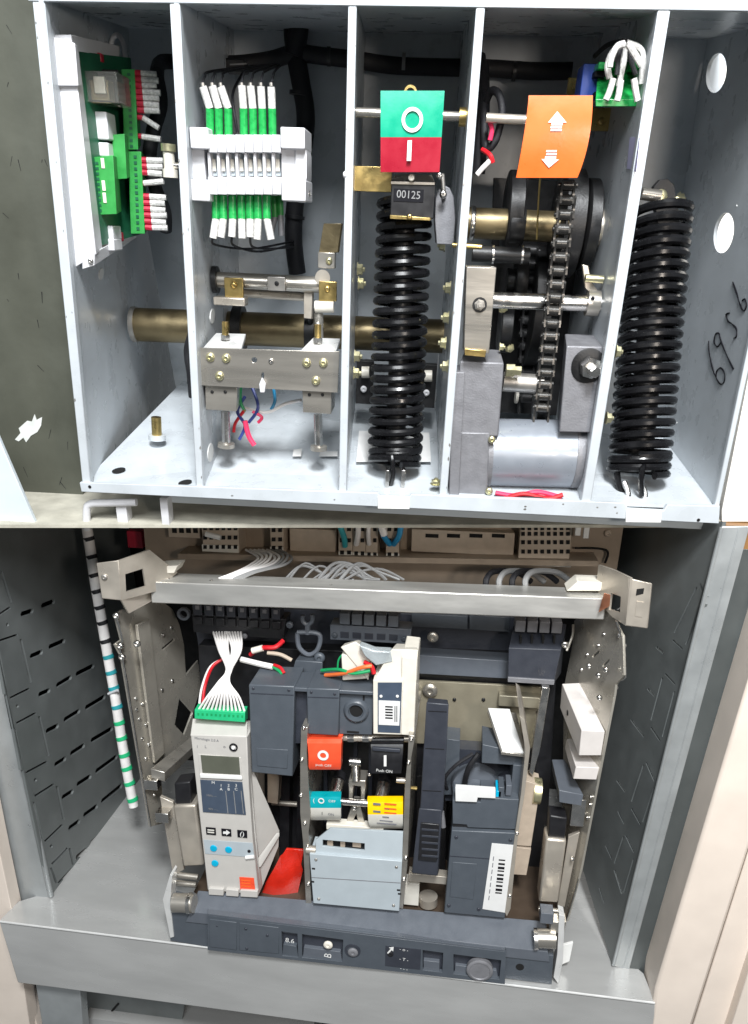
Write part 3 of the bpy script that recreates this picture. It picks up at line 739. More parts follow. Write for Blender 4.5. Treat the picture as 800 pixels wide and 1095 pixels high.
bt = T('limit_switch_terminal', 'blue and green terminal with white wire tags beside the fourth partition', 'terminal', (650, 115, 0.0500))
B(bt, 'blue_body', 'blue_plastic', 622, 68, 640, 106, 0.0600, 0.0900, 0.6)
for y in (76, 98): B(bt, 'blue_slot', 'ink', 636, y, 648, y + 6, 0.0480, 0.0600, 0.3)
gb = H(bt, 'green_body', 'green_ferrule', [(637, 106), (690, 106), (690, 114), (637, 114)], 0.0300, [(640, 66), (692, 66), (690, 110), (640, 110)], 0.0800, 0.6)
for x, y in ((645, 70), (664, 68), (682, 70), (690, 78), (690, 92)): B(gb, 'clamp', 'green_ferrule', x - 5, y - 4, x + 5, y + 4, 0.0400, 0.0700, 1.0)
for i, pts in enumerate(([(668, 47), (656, 55), (650, 70), (652, 84)], [(668, 46), (668, 60), (664, 80), (662, 92)], [(670, 46), (684, 52), (688, 64), (686, 90)], [(656, 84), (652, 98), (648, 107)], [(664, 86), (662, 100), (660, 108)], [(678, 84), (680, 98), (682, 108)], [(668, 47), (660, 50), (654, 62), (652, 72)], [(672, 47), (680, 60), (686, 70)])):
    W(bt, 'wire_tag', 'tag_white', [(x, y, 0.0250 - .003 * i) for x, y in pts], 3.4, 8)
for pts in ([(664, 50), (661, 66), (660, 80)], [(674, 52), (676, 68), (680, 80)]):
    W(bt, 'black_wire', 'cable', [(x, y, 0.0180) for x, y in pts], 2.6, 8)
W(tl('black wire arching behind the white tags of the blue green terminal', 'wire'), 'arched_wire', 'cable', [(636, 60, 0.1300), (650, 48, 0.0800), (668, 44, 0.0300)], 2.4)
bp = T('brass_mount', 'yellow brass mounting plate below the blue and green terminal', 'mount', (645, 140, .14))
B(bp, 'plate', 'brass', 630, 115, 656, 140, .14, .145, 0.4); S(bp, 643, 130, .14, 4, 'brass')
B(bp, 'tab', 'brass', 607, 83, 622, 103, .15, .155, 0.4); S(bp, 621, 76, .15, 4, 'zinc_yellow')

gs = T('cam_shaft', 'bronze cam shaft with black discs and sprocket in the fourth compartment', 'shaft', (570, 262, .1))
C(gs, 'rod', 'bronze', (496, 238, .11), (640, 245, .11), 15, 26)
def disc(par, name, m, x, y, d, r, th, n=32):
    c = F.p(x, y, d); s = F.sc(c)
    return put(par, name, MB().lathe(c, (1, 0, 0), [(-th / 2, r * s * .97), (-th / 2 + .001, r * s), (th / 2 - .001, r * s), (th / 2, r * s * .97)], n), m)
disc(gs, 'collar', 'bright_steel', 505, 239, .11, 17, .005)
disc(gs, 'cam_disc', 'black_steel', 548, 230, .13, 42, .016)
disc(gs, 'hub', 'black_steel', 552, 241, .105, 19, .016)
disc(gs, 'sprocket', 'black_steel', 606, 240, .12, 52, .022, 30)
disc(gs, 'flange', 'black_steel', 628, 241, .11, 44, .012)
disc(gs, 'end_ring', 'warm_steel', 641, 244, .11, 18.5, .006)
disc(gs, 'end_cap', 'dull_steel', 647, 245, .11, 17, .007)
disc(gs, 'rear_wheel', 'black_steel', 572, 330, .19, 60, .02)
Q(gs, 'dark_backing_plate', 'black_steel', [(528, 190), (640, 196), (618, 446), (520, 440)], .215, .222, 0.5)  # black backing plate added to fill the dark depth behind the chain
for x, y, r in ((556, 300, 22), (540, 350, 26), (590, 310, 34), (548, 300, 12)): disc(gs, 'gear_wheel', 'black_steel', x, y, .17, r, .014)
for x, y in ((538, 330), (545, 372), (600, 280), (560, 318)): S(gs, x, y, .15, 4, 'zinc_yellow', 'd', 1.2, 'bolt', True)
gp = T('dark_cross_rod', 'dark rod with two bright rings below the bronze cam shaft', 'rod', (545, 282, .09))
C(gp, 'rod', 'black_steel', (505, 271, .09), (566, 274, .09), 8, 16)
for x in (526, 557): C(gp, 'ring', 'bright_steel', (x, 272.5, .09), (x + 2, 272.5, .09), 9.5, 18)

def chain(label, x0, y0, x1, y1, d0, d1, n, m):
    root = T('roller_chain', label, 'chain', (x1, y1, d1), 'drive chains')
    a, b = F.p(x0, y0, d0), F.p(x1, y1, d1)
    st = (b - a) / n; t = st.normalized(); s = F.sc(a) * 1.22
    up = Vector((1, 0, 0)); nn = t.cross(up).normalized()
    src = {}
    for i in range(n + 1):
        odd = i % 2
        if odd not in src:
            mb = MB()
            wd = (7.2 if odd else 5.4) * s
            mb.lathe(a - up * (5.0 * s), up, [(0, 4.7 * s), (10.0 * s, 4.7 * s)], 12)
            mb.lathe(a - up * (9.0 * s), up, [(0, 1.4 * s), (0.5 * s, 2.0 * s), (17.5 * s, 2.0 * s), (18 * s, 1.4 * s)], 10)
            for sd_ in (-1, 1):
                prof = []
                for k2 in range(20):
                    an = 2 * math.pi * k2 / 20
                    yy = math.cos(an); zz_ = math.sin(an)
                    wv = 5.4 * s * (1 - 0.38 * (1 - abs(yy)) ** 1.2) * (1 if zz_ >= 0 else -1) * min(1, abs(zz_) * 1.9) ** .6
                    prof.append(a + st * 0.5 + t * (yy * (st.length * .5 + 4.0 * s)) + nn * wv + up * (sd_ * wd - .6 * s))
                mb.extrude(prof, up * 1.8 * s)
            src[odd] = put(root, 'link', mb, m)
            if odd: src[odd].location = st
        else:
            inst(src[odd], root, Vector((0, 0, 0))).location = st * i
    return root
chain('steel roller chain hanging in front of the black sprocket', 607, 198, 579, 436, .030, .045, 17, 'chain_steel')
chain('dark roller chain at the back of the fourth compartment', 567, 268, 563, 425, .17, .17, 11, 'black_steel')
disc(tl('small dark lower sprocket behind the front chain', 'sprocket'), 'lower_sprocket', 'black_steel', 578, 432, .085, 24, .012)
sb = T('steel_bar', 'brushed steel bar with one bolt left of the fourth compartment', 'bar', (512, 378, .0))
Q(sb, 'bar', 'steel', [(499, 285), (531, 286), (523, 378), (496, 377)], .004, .03, 0.7)
c = F.p(513, 326, .004); put(sb, 'washer', MB().lathe(c, AX['d'], [(0, .0072), (.0008, .0072)], 20), 'black_steel')
S(sb, 513, 326, .0032, 4.5, 'dull_steel', 'd', 0.9, 'bolt', True)
Q(sb, 'clip', 'brass', [(497, 373), (520, 375), (519, 382), (497, 380)], .0, .004, 0.4)
cr = T('cross_rod', 'polished steel cross rod with clamp collar behind the front chain', 'rod', (590, 335, .05))
C(cr, 'rod', 'bright_steel', (527, 321, .055), (645, 325, .055), 8.2, 20)
C(cr, 'collar', 'steel', (627, 324, .055), (640, 324.6, .055), 13, 22)
S(cr, 634, 319, .043, 2, 'ink')
S(cr, 645, 325, .055, 8, 'zinc_yellow', 'u', 0.6, 'nut', True)
Q(cr, 'lever', 'warm_steel', [(623, 283), (629, 284), (632, 300), (640, 312), (634, 316), (626, 308)], .055, .062, 0.5)
C(cr, 'pin', 'zinc_yellow', (626, 297, .05), (645, 299, .05), 4, 12)
gbx = T('gearbox', 'grey cast gearbox standing in front of the drive motor', 'gearbox', (505, 530, .0))
H(gbx, 'upper_case', 'cast_grey', [(492, 386), (539, 388), (533, 467), (486, 466)], .012, [(498, 372), (535, 374), (530, 455), (494, 454)], .07, 1.6)
H(gbx, 'lower_case', 'cast_grey', [(487, 462), (524, 463), (521, 531), (481, 531)], .010, [(492, 455), (522, 456), (520, 515), (488, 514)], .07, 1.4)
Q(gbx, 'case_rib', 'cast_grey', [(484, 398), (497, 398), (491, 530), (480, 530)], .006, .05, 1.0)
for x, y in ((526, 470), (523, 525)): S(gbx, x, y, .008, 4, 'zinc_yellow')
C(gbx, 'output_shaft', 'dull_steel', (538, 408, .05), (580, 411, .05), 10, 18)
C(gbx, 'nut', 'zinc_yellow', (541, 396, .03), (550, 396.4, .03), 7, 6)
C(gbx, 'nut', 'zinc_yellow', (550, 396.4, .03), (557, 396.8, .03), 5, 6)
S(gbx, 534, 371, .05, 3.6, 'zinc_yellow', 'u', 1.2, 'bolt', True)
mo = T('drive_motor', 'grey cylindrical drive motor lying at the bottom of the fourth compartment', 'motor', (575, 525, .06))
a = F.p(522, 484, .048); b = F.p(627, 486, .048); s = F.sc(a)
L_ = (b - a).length
put(mo, 'body', MB().lathe(a, b - a, [(0, 35.5 * s), (L_ * .84, 35.5 * s)], 48), 'motor_grey')
put(mo, 'end_bell', MB().lathe(a, b - a, [(L_ * .841, 36.2 * s), (L_ * .95, 36.2 * s), (L_ * .985, 35 * s), (L_, 32.5 * s)], 48), 'cast_grey')
c = F.p(604, 507, .018); put(mo, 'vent_hole', MB().lathe(c + Vector((0, .004, 0)), Vector((0, -1, -.55)), [(-.004, .0046), (.0052, .0046)], 18), 'void')
C(mo, 'mount_ring', 'cast_grey', (519, 484, .048), (524, 484, .048), 37, 32)
C(tl('pale round disc on the back wall above the motor', 'disc'), 'round_disc', 'ivory', (551, 424, .17), (554, 424.2, .17), 7, 14)
bb2 = T('bearing_block', 'grey bearing block with large hex bolt on the fourth partition', 'bearing block', (628, 462, .0))
H(bb2, 'block', 'cast_grey', [(606, 370), (652, 371), (643, 463), (598, 462)], .012, [(604, 357), (640, 358), (632, 448), (596, 447)], .07, 1.2)
c = F.p(629, 391, .012); s = F.sc(c)
put(bb2, 'washer', MB().lathe(c, AX['d'], [(0, 18 * s), (.0015, 18 * s), (.002, 16.5 * s)], 28), 'black_steel')
put(bb2, 'bolt', MB().lathe(c - Vector((0, .0018, 0)), Vector((.25, -1, -.18)), [(0, 11.5 * s), (.008, 11.5 * s), (.0083, 10.5 * s), (.0085, 6.6 * s), (.018, 6.6 * s), (.019, 5.5 * s)], 6), 'bright_steel')
for i, pts in enumerate(([(530, 528), (552, 531), (575, 527), (600, 533)], [(540, 534), (560, 529), (585, 534), (602, 530)], [(528, 533), (548, 535), (570, 534), (590, 537)])):
    W(tl(['pinkish red motor wire lying along the floor, rearmost', 'red motor wire snaking over the others', 'dark motor wire lying nearest the front lip'][i], 'wire', 'motor wires on the floor'), 'motor_wire', ['pink_wire', 'red_wire', 'cable'][i], [(x, y - 1, .006 - .002 * i) for x, y in pts], 2.6)

# ---- compartment 5
lv = T('spring_lever', 'black lever plate on a pin above the right coil spring', 'lever', (712, 262, .12))
Q(lv, 'plate', 'black_steel', [(699, 200), (706, 192), (714, 191), (721, 197), (726, 225), (727, 262), (712, 262), (702, 235)], .12, .13, 0.6)
C(lv, 'pin', 'steel', (686, 207, .115), (706, 210, .115), 6, 16)
S(lv, 706, 210, .117, 7, 'zinc_yellow', 'd', 0.5)
S(lv, 724, 214, .12, 4, 'zinc_yellow')
ps = T('opening_spring', 'large black coil spring in the right compartment beside the marked wall', 'spring', (683, 530, .05))
helix(ps, 'coil', 'spring_black', (707, 224, .13), (684, 488, .055), 29.0, 4.6, 22.3)
helix(ps, 'end_coil', 'spring_black', (684, 488, .055), (682, 507, .05), 29.0, 4.4, 2.2)
C(ps, 'core', 'black_steel', (706, 240, .135), (685, 480, .065), 14, 18)
W(ps, 'hook', 'spring_black', [(690, 498, .025), (687, 501, .015), (686, 514, .012), (686, 530, .014)], 3.0)
for x in (668, 686):
    W(ps, 'anchor_fork', 'bright_steel', [(x, 515, .03), (x + 4, 528, .022), (x + 2, 543, .016)], 3.0)
Q(ps, 'anchor_tab', 'paint_white', [(670, 546), (708, 547.5), (707, 559), (669, 558.5)], -.0075, -.0062, 0.4)
W(ps, 'anchor_hook', 'spring_black', [(660, 505, .04), (662, 520, .035), (668, 530, .03)], 3.4)

# ---- wire tails running from the terminal block back into the loom
for i, (x, xt) in enumerate(tops):
    W(tbm, 'wire_tail', 'cable', [(xt, 90, .030), (xt + 2, 82 - i % 2 * 2, .06), (xt + 10 - i, 76, .13), (lerp(xt, 305, .7), 70, .235)], 1.3, 6)
for i, (x, xt) in enumerate(bots[:5:2]):
    W(tbm, 'wire_tail', 'cable', [(xt, 254, .030), (xt + 3, 262 + i % 3, .06), (lerp(xt, 310, .5), 266 + i % 2 * 3, .16), (314, 258 + i * 3, .255)], 1.2, 6)
for (x, y, r) in ((320, 100, 0), (325, 140, 0), (315, 232, 0)):
    c = F.p(x, y, .262); s = F.sc(c)
    put(lm, 'cable_tie', MB().lathe(c - Vector((0, 0, .002)), (0.1, 0, 1), [(0, 10.8 * s), (.004, 10.8 * s)], 16), 'black_plastic')
for x in (350, 430, 548):
    c = F.p(x, 60 + (x - 345) * .08, .268); s = F.sc(c)
    put(lm, 'cable_tie', MB().lathe(c, (1, 0, 0), [(0, 8.9 * s), (.004, 8.9 * s)], 16), 'grey_wire' if x == 430 else 'black_plastic')

# ---- paint chips and scratches along the housing edges
chips = MB(); rq = random.Random(21)
for (xa, ya, xb, yb) in ((40, 5, 92, 512), (186, 5, 213, 515), (377, 6, 366, 522), (514, 10, 474, 526), (711, 14, 627, 530)):
    for i in range(9):
        t = rq.random(); x = lerp(xa, xb, t) + rq.choice((-3.4, 3.2, 2.8)); y = lerp(ya, yb, t)
        n = rq.randint(4, 6); r = rq.uniform(.5, 1.3)
        chips.add([F.p(x + math.cos(6.28 * k / n) * r * rq.uniform(.5, 1), y + math.sin(6.28 * k / n) * r * rq.uniform(.8, 2.4), -.0034) for k in range(n)], [tuple(range(n))])
for i in range(8):
    x = rq.uniform(95, 760); y = lerp(519, 546, (x - 95) / 665) + rq.uniform(-1, 8); r = rq.uniform(.5, 1.3)
    if 400 < x < 442 or 664 < x < 716: continue
    chips.add([F.p(x + math.cos(6.28 * k / 5) * r * rq.uniform(.6, 2.2), y + math.sin(6.28 * k / 5) * r * rq.uniform(.5, 1), -.0064) for k in range(5)], [tuple(range(5))])
put(hs, 'paint_chips', chips, 'dull_steel', kind='stuff')
# ====================================================================================================
# LOWER HALF: the draw-out circuit breaker in its cabinet
# ====================================================================================================
F = LO
WS = F.p(350, 1028.5, 0.0).z                       # shelf height
zs = lambda x, y, w=WS: F.on_height(x, y, w)
pl_shelf = (Vector((0, 0, WS)), Vector((0, 0, 1)))
def through(name, plane): return plane

# ---- cabinet: shelf, perforated walls, posts, back
sh = T('cabinet_shelf', None, None, (350, 1060, 0.0), kind='structure')
plate(sh, 'shelf_top', 'shelf_zinc', pl_shelf, [(-1, 985), (350, 1028.6), (701, 1072.5), (688, 1041), (664, 1020), (600, 800), (160, 790), (40, 958), (20, 964)], [], 0.003)
a, b = zs(-1, 985), zs(701, 1072.5)
lo_a, lo_b = F.p(19, 1051, a.y), F.p(700, 1142, b.y)
put(sh, 'shelf_front', MB().hexa([a + Vector((0, 0, -.0005)), b + Vector((0, 0, -.0005)), lo_b, lo_a], [v + Vector((0, .004, -.0006)) for v in (a, b)] + [lo_b + Vector((0, .004, 0)), lo_a + Vector((0, .004, 0))]), 'shelf_zinc', 1.6)
W(sh, 'edge_highlight', 'plated', [(0, 985.3, zs(0, 985.3).y - .0005), (350, 1028.9, zs(350, 1028.9).y - .0005), (700, 1072.4, zs(700, 1072.4).y - .0005)], 1.3, 8)  # bright strip laid along the shelf edge as a painted highlight
# left perforated wall
cl_ = zs(54, 959)
pl_lw = (cl_, Vector((1, 0, 0)))
def slot(xa, ya, xb, yb, t=2.8):
    n = 4; out = []
    dx, dy = xb - xa, yb - ya; L = math.hypot(dx, dy); ux, uy = dx / L, dy / L
    return [(xa, ya + t), (xa - ux * 1.2, ya), (xa, ya - t), (xb, yb - t), (xb + ux * 1.2, yb), (xb, yb + t)]
hl = []
for seg in ((23, 657, 35, 653), (45, 648, 58, 643), (33, 702, 45, 697), (53, 692, 69, 685), (42, 743, 53, 738), (61, 733, 76, 724), (82, 721, 100, 712),
            (50, 782, 62, 776), (69, 770, 85, 760), (92, 757, 112, 745), (59, 818, 70, 811), (76, 806, 90, 797), (98, 792, 120, 779),
            (67, 853, 78, 846), (83, 839, 97, 830), (103, 825, 125, 809), (74, 886, 85, 878), (90, 872, 104, 862), (109, 857, 130, 840),
            (82, 917, 92, 909), (97, 902, 110, 890), (116, 883, 136, 866)):
    hl.append(slot(*seg))
def slit(xa, ya, xb, yb, g=0.09, w=1.25):
    x0, y0, x1, y1 = lerp(xa, xb, g), lerp(ya, yb, g), lerp(xa, xb, 1 - g), lerp(ya, yb, 1 - g)
    dx, dy = x1 - x0, y1 - y0; L = math.hypot(dx, dy); nx, ny = -dy / L * w, dx / L * w
    return [(x0 + nx, y0 + ny), (x1 + nx, y1 + ny), (x1 - nx, y1 - ny), (x0 - nx, y0 - ny)]
for q in ([(-20, 620), (0, 607), (13, 648), (-8, 662)], [(-3, 686), (21, 678), (34, 735), (8, 748)], [(15, 775), (41, 761), (53, 813), (25, 828)],
          [(35, 853), (60, 837), (69, 880), (46, 902)], [(54, 926), (74, 905), (79, 927), (61, 946)]):
    for i in range(4):
        hl.append(slit(*q[i], *q[(i + 1) % 4]))
for x, y in ((8, 668), (18.6, 755), (38, 834), (55, 905)): hl.append(ell(x, y, 1.6, 2.2, 0, 8))
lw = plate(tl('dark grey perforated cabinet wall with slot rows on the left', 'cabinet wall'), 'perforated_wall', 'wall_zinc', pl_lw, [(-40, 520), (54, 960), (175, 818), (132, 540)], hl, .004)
d_l = cl_.y
W(sh, 'corner_bead', 'galvanised', [(54.5, 958, d_l), (20, 800, d_l), (-32, 555, d_l)], 3.2, 10)
Q(tl('rounded galvanised post at the front of the left perforated wall', 'post'), 'cabinet_post', 'galvanised', [(-60, 530), (-36, 545), (53, 959), (12, 974), (-60, 640)], d_l - .002, d_l + .003, 1.0)
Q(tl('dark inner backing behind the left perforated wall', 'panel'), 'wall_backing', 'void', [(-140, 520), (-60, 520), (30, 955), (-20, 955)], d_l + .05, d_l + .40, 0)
cp = T('cream_post', 'cream painted cabinet post at the lower left corner below the shelf', 'post', (10, 1095, .03))
Q(cp, 'face', 'cream_paint', [(-90, 600), (-44, 700), (-3, 900), (14, 980), (34, 1110), (-90, 1110)], .035, .06, 1.0)
Q(cp, 'lip', 'cream_paint', [(14, 990), (26, 1050), (44, 1110), (33, 1110)], .05, .07, 0.6)
# right perforated wall
cr_ = zs(655, 1033)
pl_rw = F.plane((655, 1033, cr_.y), (772, 563, cr_.y), (612, 880, cr_.y + .22))
hr = [slot(*s_, 1.6) for s_ in ((702, 692, 709, 698), (693, 737, 700, 744), (675, 770, 688, 787), (660, 835, 668, 846), (661, 868, 667, 880), (648, 905, 654, 918), (641, 950, 646, 965))]
for q in ([(748, 622), (718, 683), (731, 695), (755, 640)], [(710, 719), (695, 776), (707, 794), (723, 733)], [(690, 813), (674, 862), (686, 884), (701, 838)], [(668, 891), (656, 927), (666, 959), (679, 914)]):
    for i in range(4): hr.append(slit(*q[i], *q[(i + 1) % 4], .1, .8))
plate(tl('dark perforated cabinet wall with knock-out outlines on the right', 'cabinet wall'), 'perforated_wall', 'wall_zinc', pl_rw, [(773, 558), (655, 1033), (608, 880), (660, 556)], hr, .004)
d_r = cr_.y
rp = T('galvanised_post', 'wide galvanised cabinet post in front of the right perforated wall', 'post', (680, 1040, d_r))
Q(rp, 'face', 'galvanised', [(772, 563), (655, 1033), (673, 1038), (802, 563)], d_r - .002, d_r + .002, 1.2)
H(rp, 'side', 'shaded_zinc', [(794, 587), (860, 592), (694, 1062), (671, 1038)], d_r - .001, [(794, 587), (860, 592), (694, 1062), (671, 1038)], d_r + .002, 0.3)  # side face coloured darker to stand for its shade
W(rp, 'bead', 'galvanised', [(772, 564, d_r - .002), (714, 798, d_r - .002), (656, 1032, d_r - .002)], 2.2, 8)
W(rp, 'crease', 'galvanised', [(790, 566, d_r - .002), (729, 800, d_r - .002), (667, 1034, d_r - .002)], 0.8, 6)
op2 = T('door_post', 'broad cream painted door frame along the right edge', 'door frame', (760, 1095, .0))
Q(op2, 'face', 'cream_paint', [(840, 600), (779, 800), (701, 1058), (693, 1115), (735, 1115), (842, 780)], -.01, .05, 4.0)
Q(op2, 'outer_face', 'cream_paint', [(842, 780), (735, 1115), (775, 1115), (850, 880)], -.004, .04, 1.0)
Q(op2, 'outer_lip', 'cream_paint', [(850, 885), (776, 1115), (860, 1115)], -.02, .04, 1.0)
for x, y in ((783, 941), (774, 983), (756, 1030)): S(op2, x, y, -.004, 1.3, 'black_steel')
# cabinet back, the interior's shade put into its near-black colour
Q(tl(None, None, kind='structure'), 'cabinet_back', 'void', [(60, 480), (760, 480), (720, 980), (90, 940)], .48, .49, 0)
B(tl('orange wooden batten behind the right post at the top', 'batten'), 'wood_batten', 'wood', 774, 562, 830, 588, d_r + .01, d_r + .03)
# below the shelf
us = T('lower_compartment', None, None, (200, 1100, .05), kind='structure')
Q(us, 'post', 'galvanised', [(36, 1040), (84, 1040), (90, 1115), (48, 1115)], .03, .05, 1.5)
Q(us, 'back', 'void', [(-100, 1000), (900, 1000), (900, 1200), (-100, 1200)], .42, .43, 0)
Q(us, 'side_panel', 'wall_zinc', [(84, 1040), (200, 1050), (190, 1130), (90, 1130)], .10, .104, 0)
for p in ((92, 1078, 100, 1088), (118, 1083, 127, 1073)): W(us, 'slot', 'void', [(p[0], p[1], .0995), (p[2], p[3], .0995)], 1.2, 6)
Q(us, 'floor', 'shelf_zinc', [(90, 1088), (330, 1120), (330, 1160), (90, 1160)], .08, .3, 0)

# ---- banded hose on the left
hz = T('banded_hose', 'white cable hose wrapped with green bands hanging along the left wall', 'hose', (143, 862, .18))
HP = [(90, 545, .22), (97, 590, .22), (103, 630, .21), (110, 670, .21), (117, 710, .205), (124, 750, .20), (130, 790, .195), (136, 825, .19), (143, 862, .185)]
W(hz, 'hose', 'white_wire', HP, 5.4, 12)
h3 = spline([F.p(*p) for p in HP], 12)
for i in range(18):
    k = int((i + .6) / 18 * (len(h3) - 2)); c = h3[k]; ax = (h3[k + 1] - h3[k]).normalized() + Vector((.18, 0, 0))
    s = F.sc(c)
    put(hz, 'band', MB().lathe(c, ax, [(0, 5.8 * s), (4.2 * s, 5.8 * s)], 14), ['cable', 'cable', 'teal_wire', 'mint_plastic', 'mint_plastic'][min(4, i // 4)])
W(hz, 'tie_tail', 'white_plastic', [(116, 742, .195), (126, 738, .19)], 1.4)
W(tl('thin grey wire curving down behind the right bracket', 'wire'), 'loose_wire', 'grey_wire', [(735, 568, .3), (728, 588, .28), (715, 610, .26), (696, 632, .25), (660, 652, .25)], 1.0)

# ---- back terminal panel
tp = T('terminal_board', 'tan rear panel carrying rail terminals above the breaker', 'panel', (410, 625, .24))
Q(tp, 'sheet', 'tan_panel', [(150, 520), (672, 528), (655, 640), (160, 640)], .245, .25, 0)
Q(tp, 'ledge', 'tan_panel', [(190, 592), (640, 600), (640, 606), (190, 598)], .20, .245, 0.4)
for x0, y0, x1, y1 in ((440, 568, 550, 592), (310, 566, 360, 590), (180, 562, 214, 575)): B(tp, 'cover', 'tan_plastic', x0, y0, x1, y1, .225, .245)
for x in (455, 478, 502, 526): B(tp, 'slot', 'void', x, 571, x + 14, 575, .2244, .23, 0)
for x in range(4): B(tp, 'slot', 'void', 184 + x * 7.5, 564, 189 + x * 7.5, 570, .2244, .23, 0)
S(tp, 650, 570, .244, 4, 'tan_plastic'); S(tp, 448, 562, .244, 5, 'tan_plastic')
W(tp, 'edge_trim', 'void', [(615, 586, .235), (648, 588, .235), (647, 602, .235)], 1.3, 6)
def term(x0, y0, x1, y1, nc, rows, label):
    t = T('rail_terminal', label, 'terminal', ((x0 + x1) / 2, y1, .21), 'rail terminals on the tan panel')
    B(t, 'body', 'tan_plastic', x0, y0, x1, y1, .21, .245, 0.5)
    B(t, 'lower_lip', 'cream_plastic', x0, y1 - 7, x1, y1 + .5, .2085, .2098, 0.3)
    mb = MB(); dw = (x1 - x0) / nc
    for r, yy in enumerate(rows):
        for c_ in range(nc):
            cx = x0 + (c_ + .5) * dw; hw = dw * .28
            pts = [F.p(*q, .2078) for q in ((cx - hw, yy - 2), (cx + hw, yy - 2), (cx + hw, yy + 2), (cx - hw, yy + 2))]
            mb.extrude(pts, (0, .002, 0))
    put(t, 'contact_holes', mb, 'void', kind='stuff')
    return t
term(216, 545, 255, 590, 6, (565, 575, 585), 'tan rail terminal with three rows of holes, leftmost')
term(289, 545, 303, 592, 2, (567, 577, 586), 'narrow tan rail terminal right of the white wire bundle')
term(362, 545, 377, 597, 2, (566, 578, 591), 'tan rail terminal holding the teal wire')
term(377.5, 545, 391, 598, 2, (566, 578, 592), 'tan rail terminal holding two white wires')
term(391.5, 545, 404, 599, 2, (566, 578, 593), 'tan rail terminal right of the white wire pair')
term(413, 545, 427, 599, 2, (566, 578, 593), 'tan rail terminal with the blue wire loop')
term(556, 545, 611, 605, 8, (565, 571, 580, 590, 600), 'widest tan rail terminal with five rows of holes')
for i, (m, pts, r) in enumerate((('teal_wire', [(362, 550, .2), (364, 563, .195), (368, 575, .2), (369, 584, .207)], 3.2), ('white_wire', [(383, 550, .2), (383, 570, .197), (381, 582, .207)], 3.0), ('white_wire', [(396, 550, .2), (394, 570, .197), (395, 582, .207)], 2.4),
                                 ('blue_wire', [(404, 552, .2), (410, 572, .195), (417, 582, .207)], 3.2), ('blue_wire', [(430, 552, .2), (427, 572, .195), (421, 582, .207)], 3.2), ('white_wire', [(404, 550, .19), (408, 562, .187), (411, 572, .19)], 4.0))):
    W(tl(['teal wire dropping into the third rail terminal', 'thick white wire dropping into the rail terminal beside the teal wire', 'thin white wire dropping into a rail terminal', 'left leg of the blue wire loop', 'right leg of the blue wire loop', 'white wire sleeve on the left leg of the blue loop'][i], 'wire', 'wires in the rail terminals'), 'terminal_wire', m, pts, r)
for i in range(2):
    B(tl('white wire marker at the top right of the tan panel, ' + ('left one' if i == 0 else 'right one'), 'marker', 'white wire markers'), 'wire_marker', 'paper', 616 + i * 9, 550, 622 + i * 9, 573 + i * 3, .19, .195, 0.8)
C(tl('white wire marker lying on the leftmost rail terminal', 'marker'), 'loose_marker', 'paper', (220, 571, .20), (236, 575, .20), 3, 8)
wb1 = T('wire_bundle', 'white and grey wire bundle arching over the cross rail at the left', 'wires', (255, 620, .10), 'loose wire bundles behind the rail')
wb2 = T('wire_bundle', 'tangled grey wire bundle behind the middle of the cross rail', 'wires', (365, 620, .12), 'loose wire bundles behind the rail')
wb3 = T('wire_bundle', 'dark looped wire bundle behind the right half of the cross rail', 'wires', (545, 630, .12), 'loose wire bundles behind the rail')
for i in range(9):
    x = 234 + i * 2.6; e = 268 + i * 4.5
    W(wb1, 'strand', 'white_wire' if i < 6 else 'grey_wire', [(x, 619 + (i % 3), .10), (x + 18, 612, .11), (e, 604, .13), (e + 8, 596 - i % 4, .17), (e - 5, 588, .21)], 1.5, 6)
rw = random.Random(5)
for i in range(14):
    x = rw.uniform(330, 400)
    W(wb2, 'strand', 'grey_wire', [(x - 30, 620, .12), (x - 12, rw.uniform(602, 612), .13), (x + 10, rw.uniform(605, 618), .13), (x + rw.uniform(16, 34), 620, .13)], rw.uniform(1, 1.8), 6, 5)
for i in range(4):
    x = 523 + i * 14
    W(wb3, 'strand', 'grey_wire' if i % 2 else 'cable', [(x - 2, 632, .12), (x - 3, 620, .12), (x + 6, 611, .14), (x + 30, 612, .17), (x + 45, 622, .18)], 3.2, 8)
for i, (q, lb) in enumerate((([(168, 606), (190, 605), (186, 613), (166, 613)], 'white plastic clip on the left end of the cross rail'), ([(618, 622), (647, 623), (642, 632), (606, 632)], 'white plastic clip on the right end of the cross rail'))):
    Q(tl(lb, 'clip', 'rail clips'), 'rail_clip', 'ivory', q, .09, .12, 0.8)

# ---- draw-out cradle
cd = T('breaker_cradle', 'steel draw-out cradle with side plates, cross rail and end brackets', 'cradle', (390, 1000, .05))
H(cd, 'cross_rail', 'rail_zinc', [(160, 622), (648, 640), (646, 663), (162, 645)], .075, [(172, 612), (640, 629), (640, 652), (174, 634)], .115, 1.5)
for x, y in ((180, 619), (226, 621), (354, 626), (437, 630), (600, 637)): S(cd, x, y, .09, 2.0, 'bright_steel', 'w', .5)
def pplane(*a): return F.plane(*a)
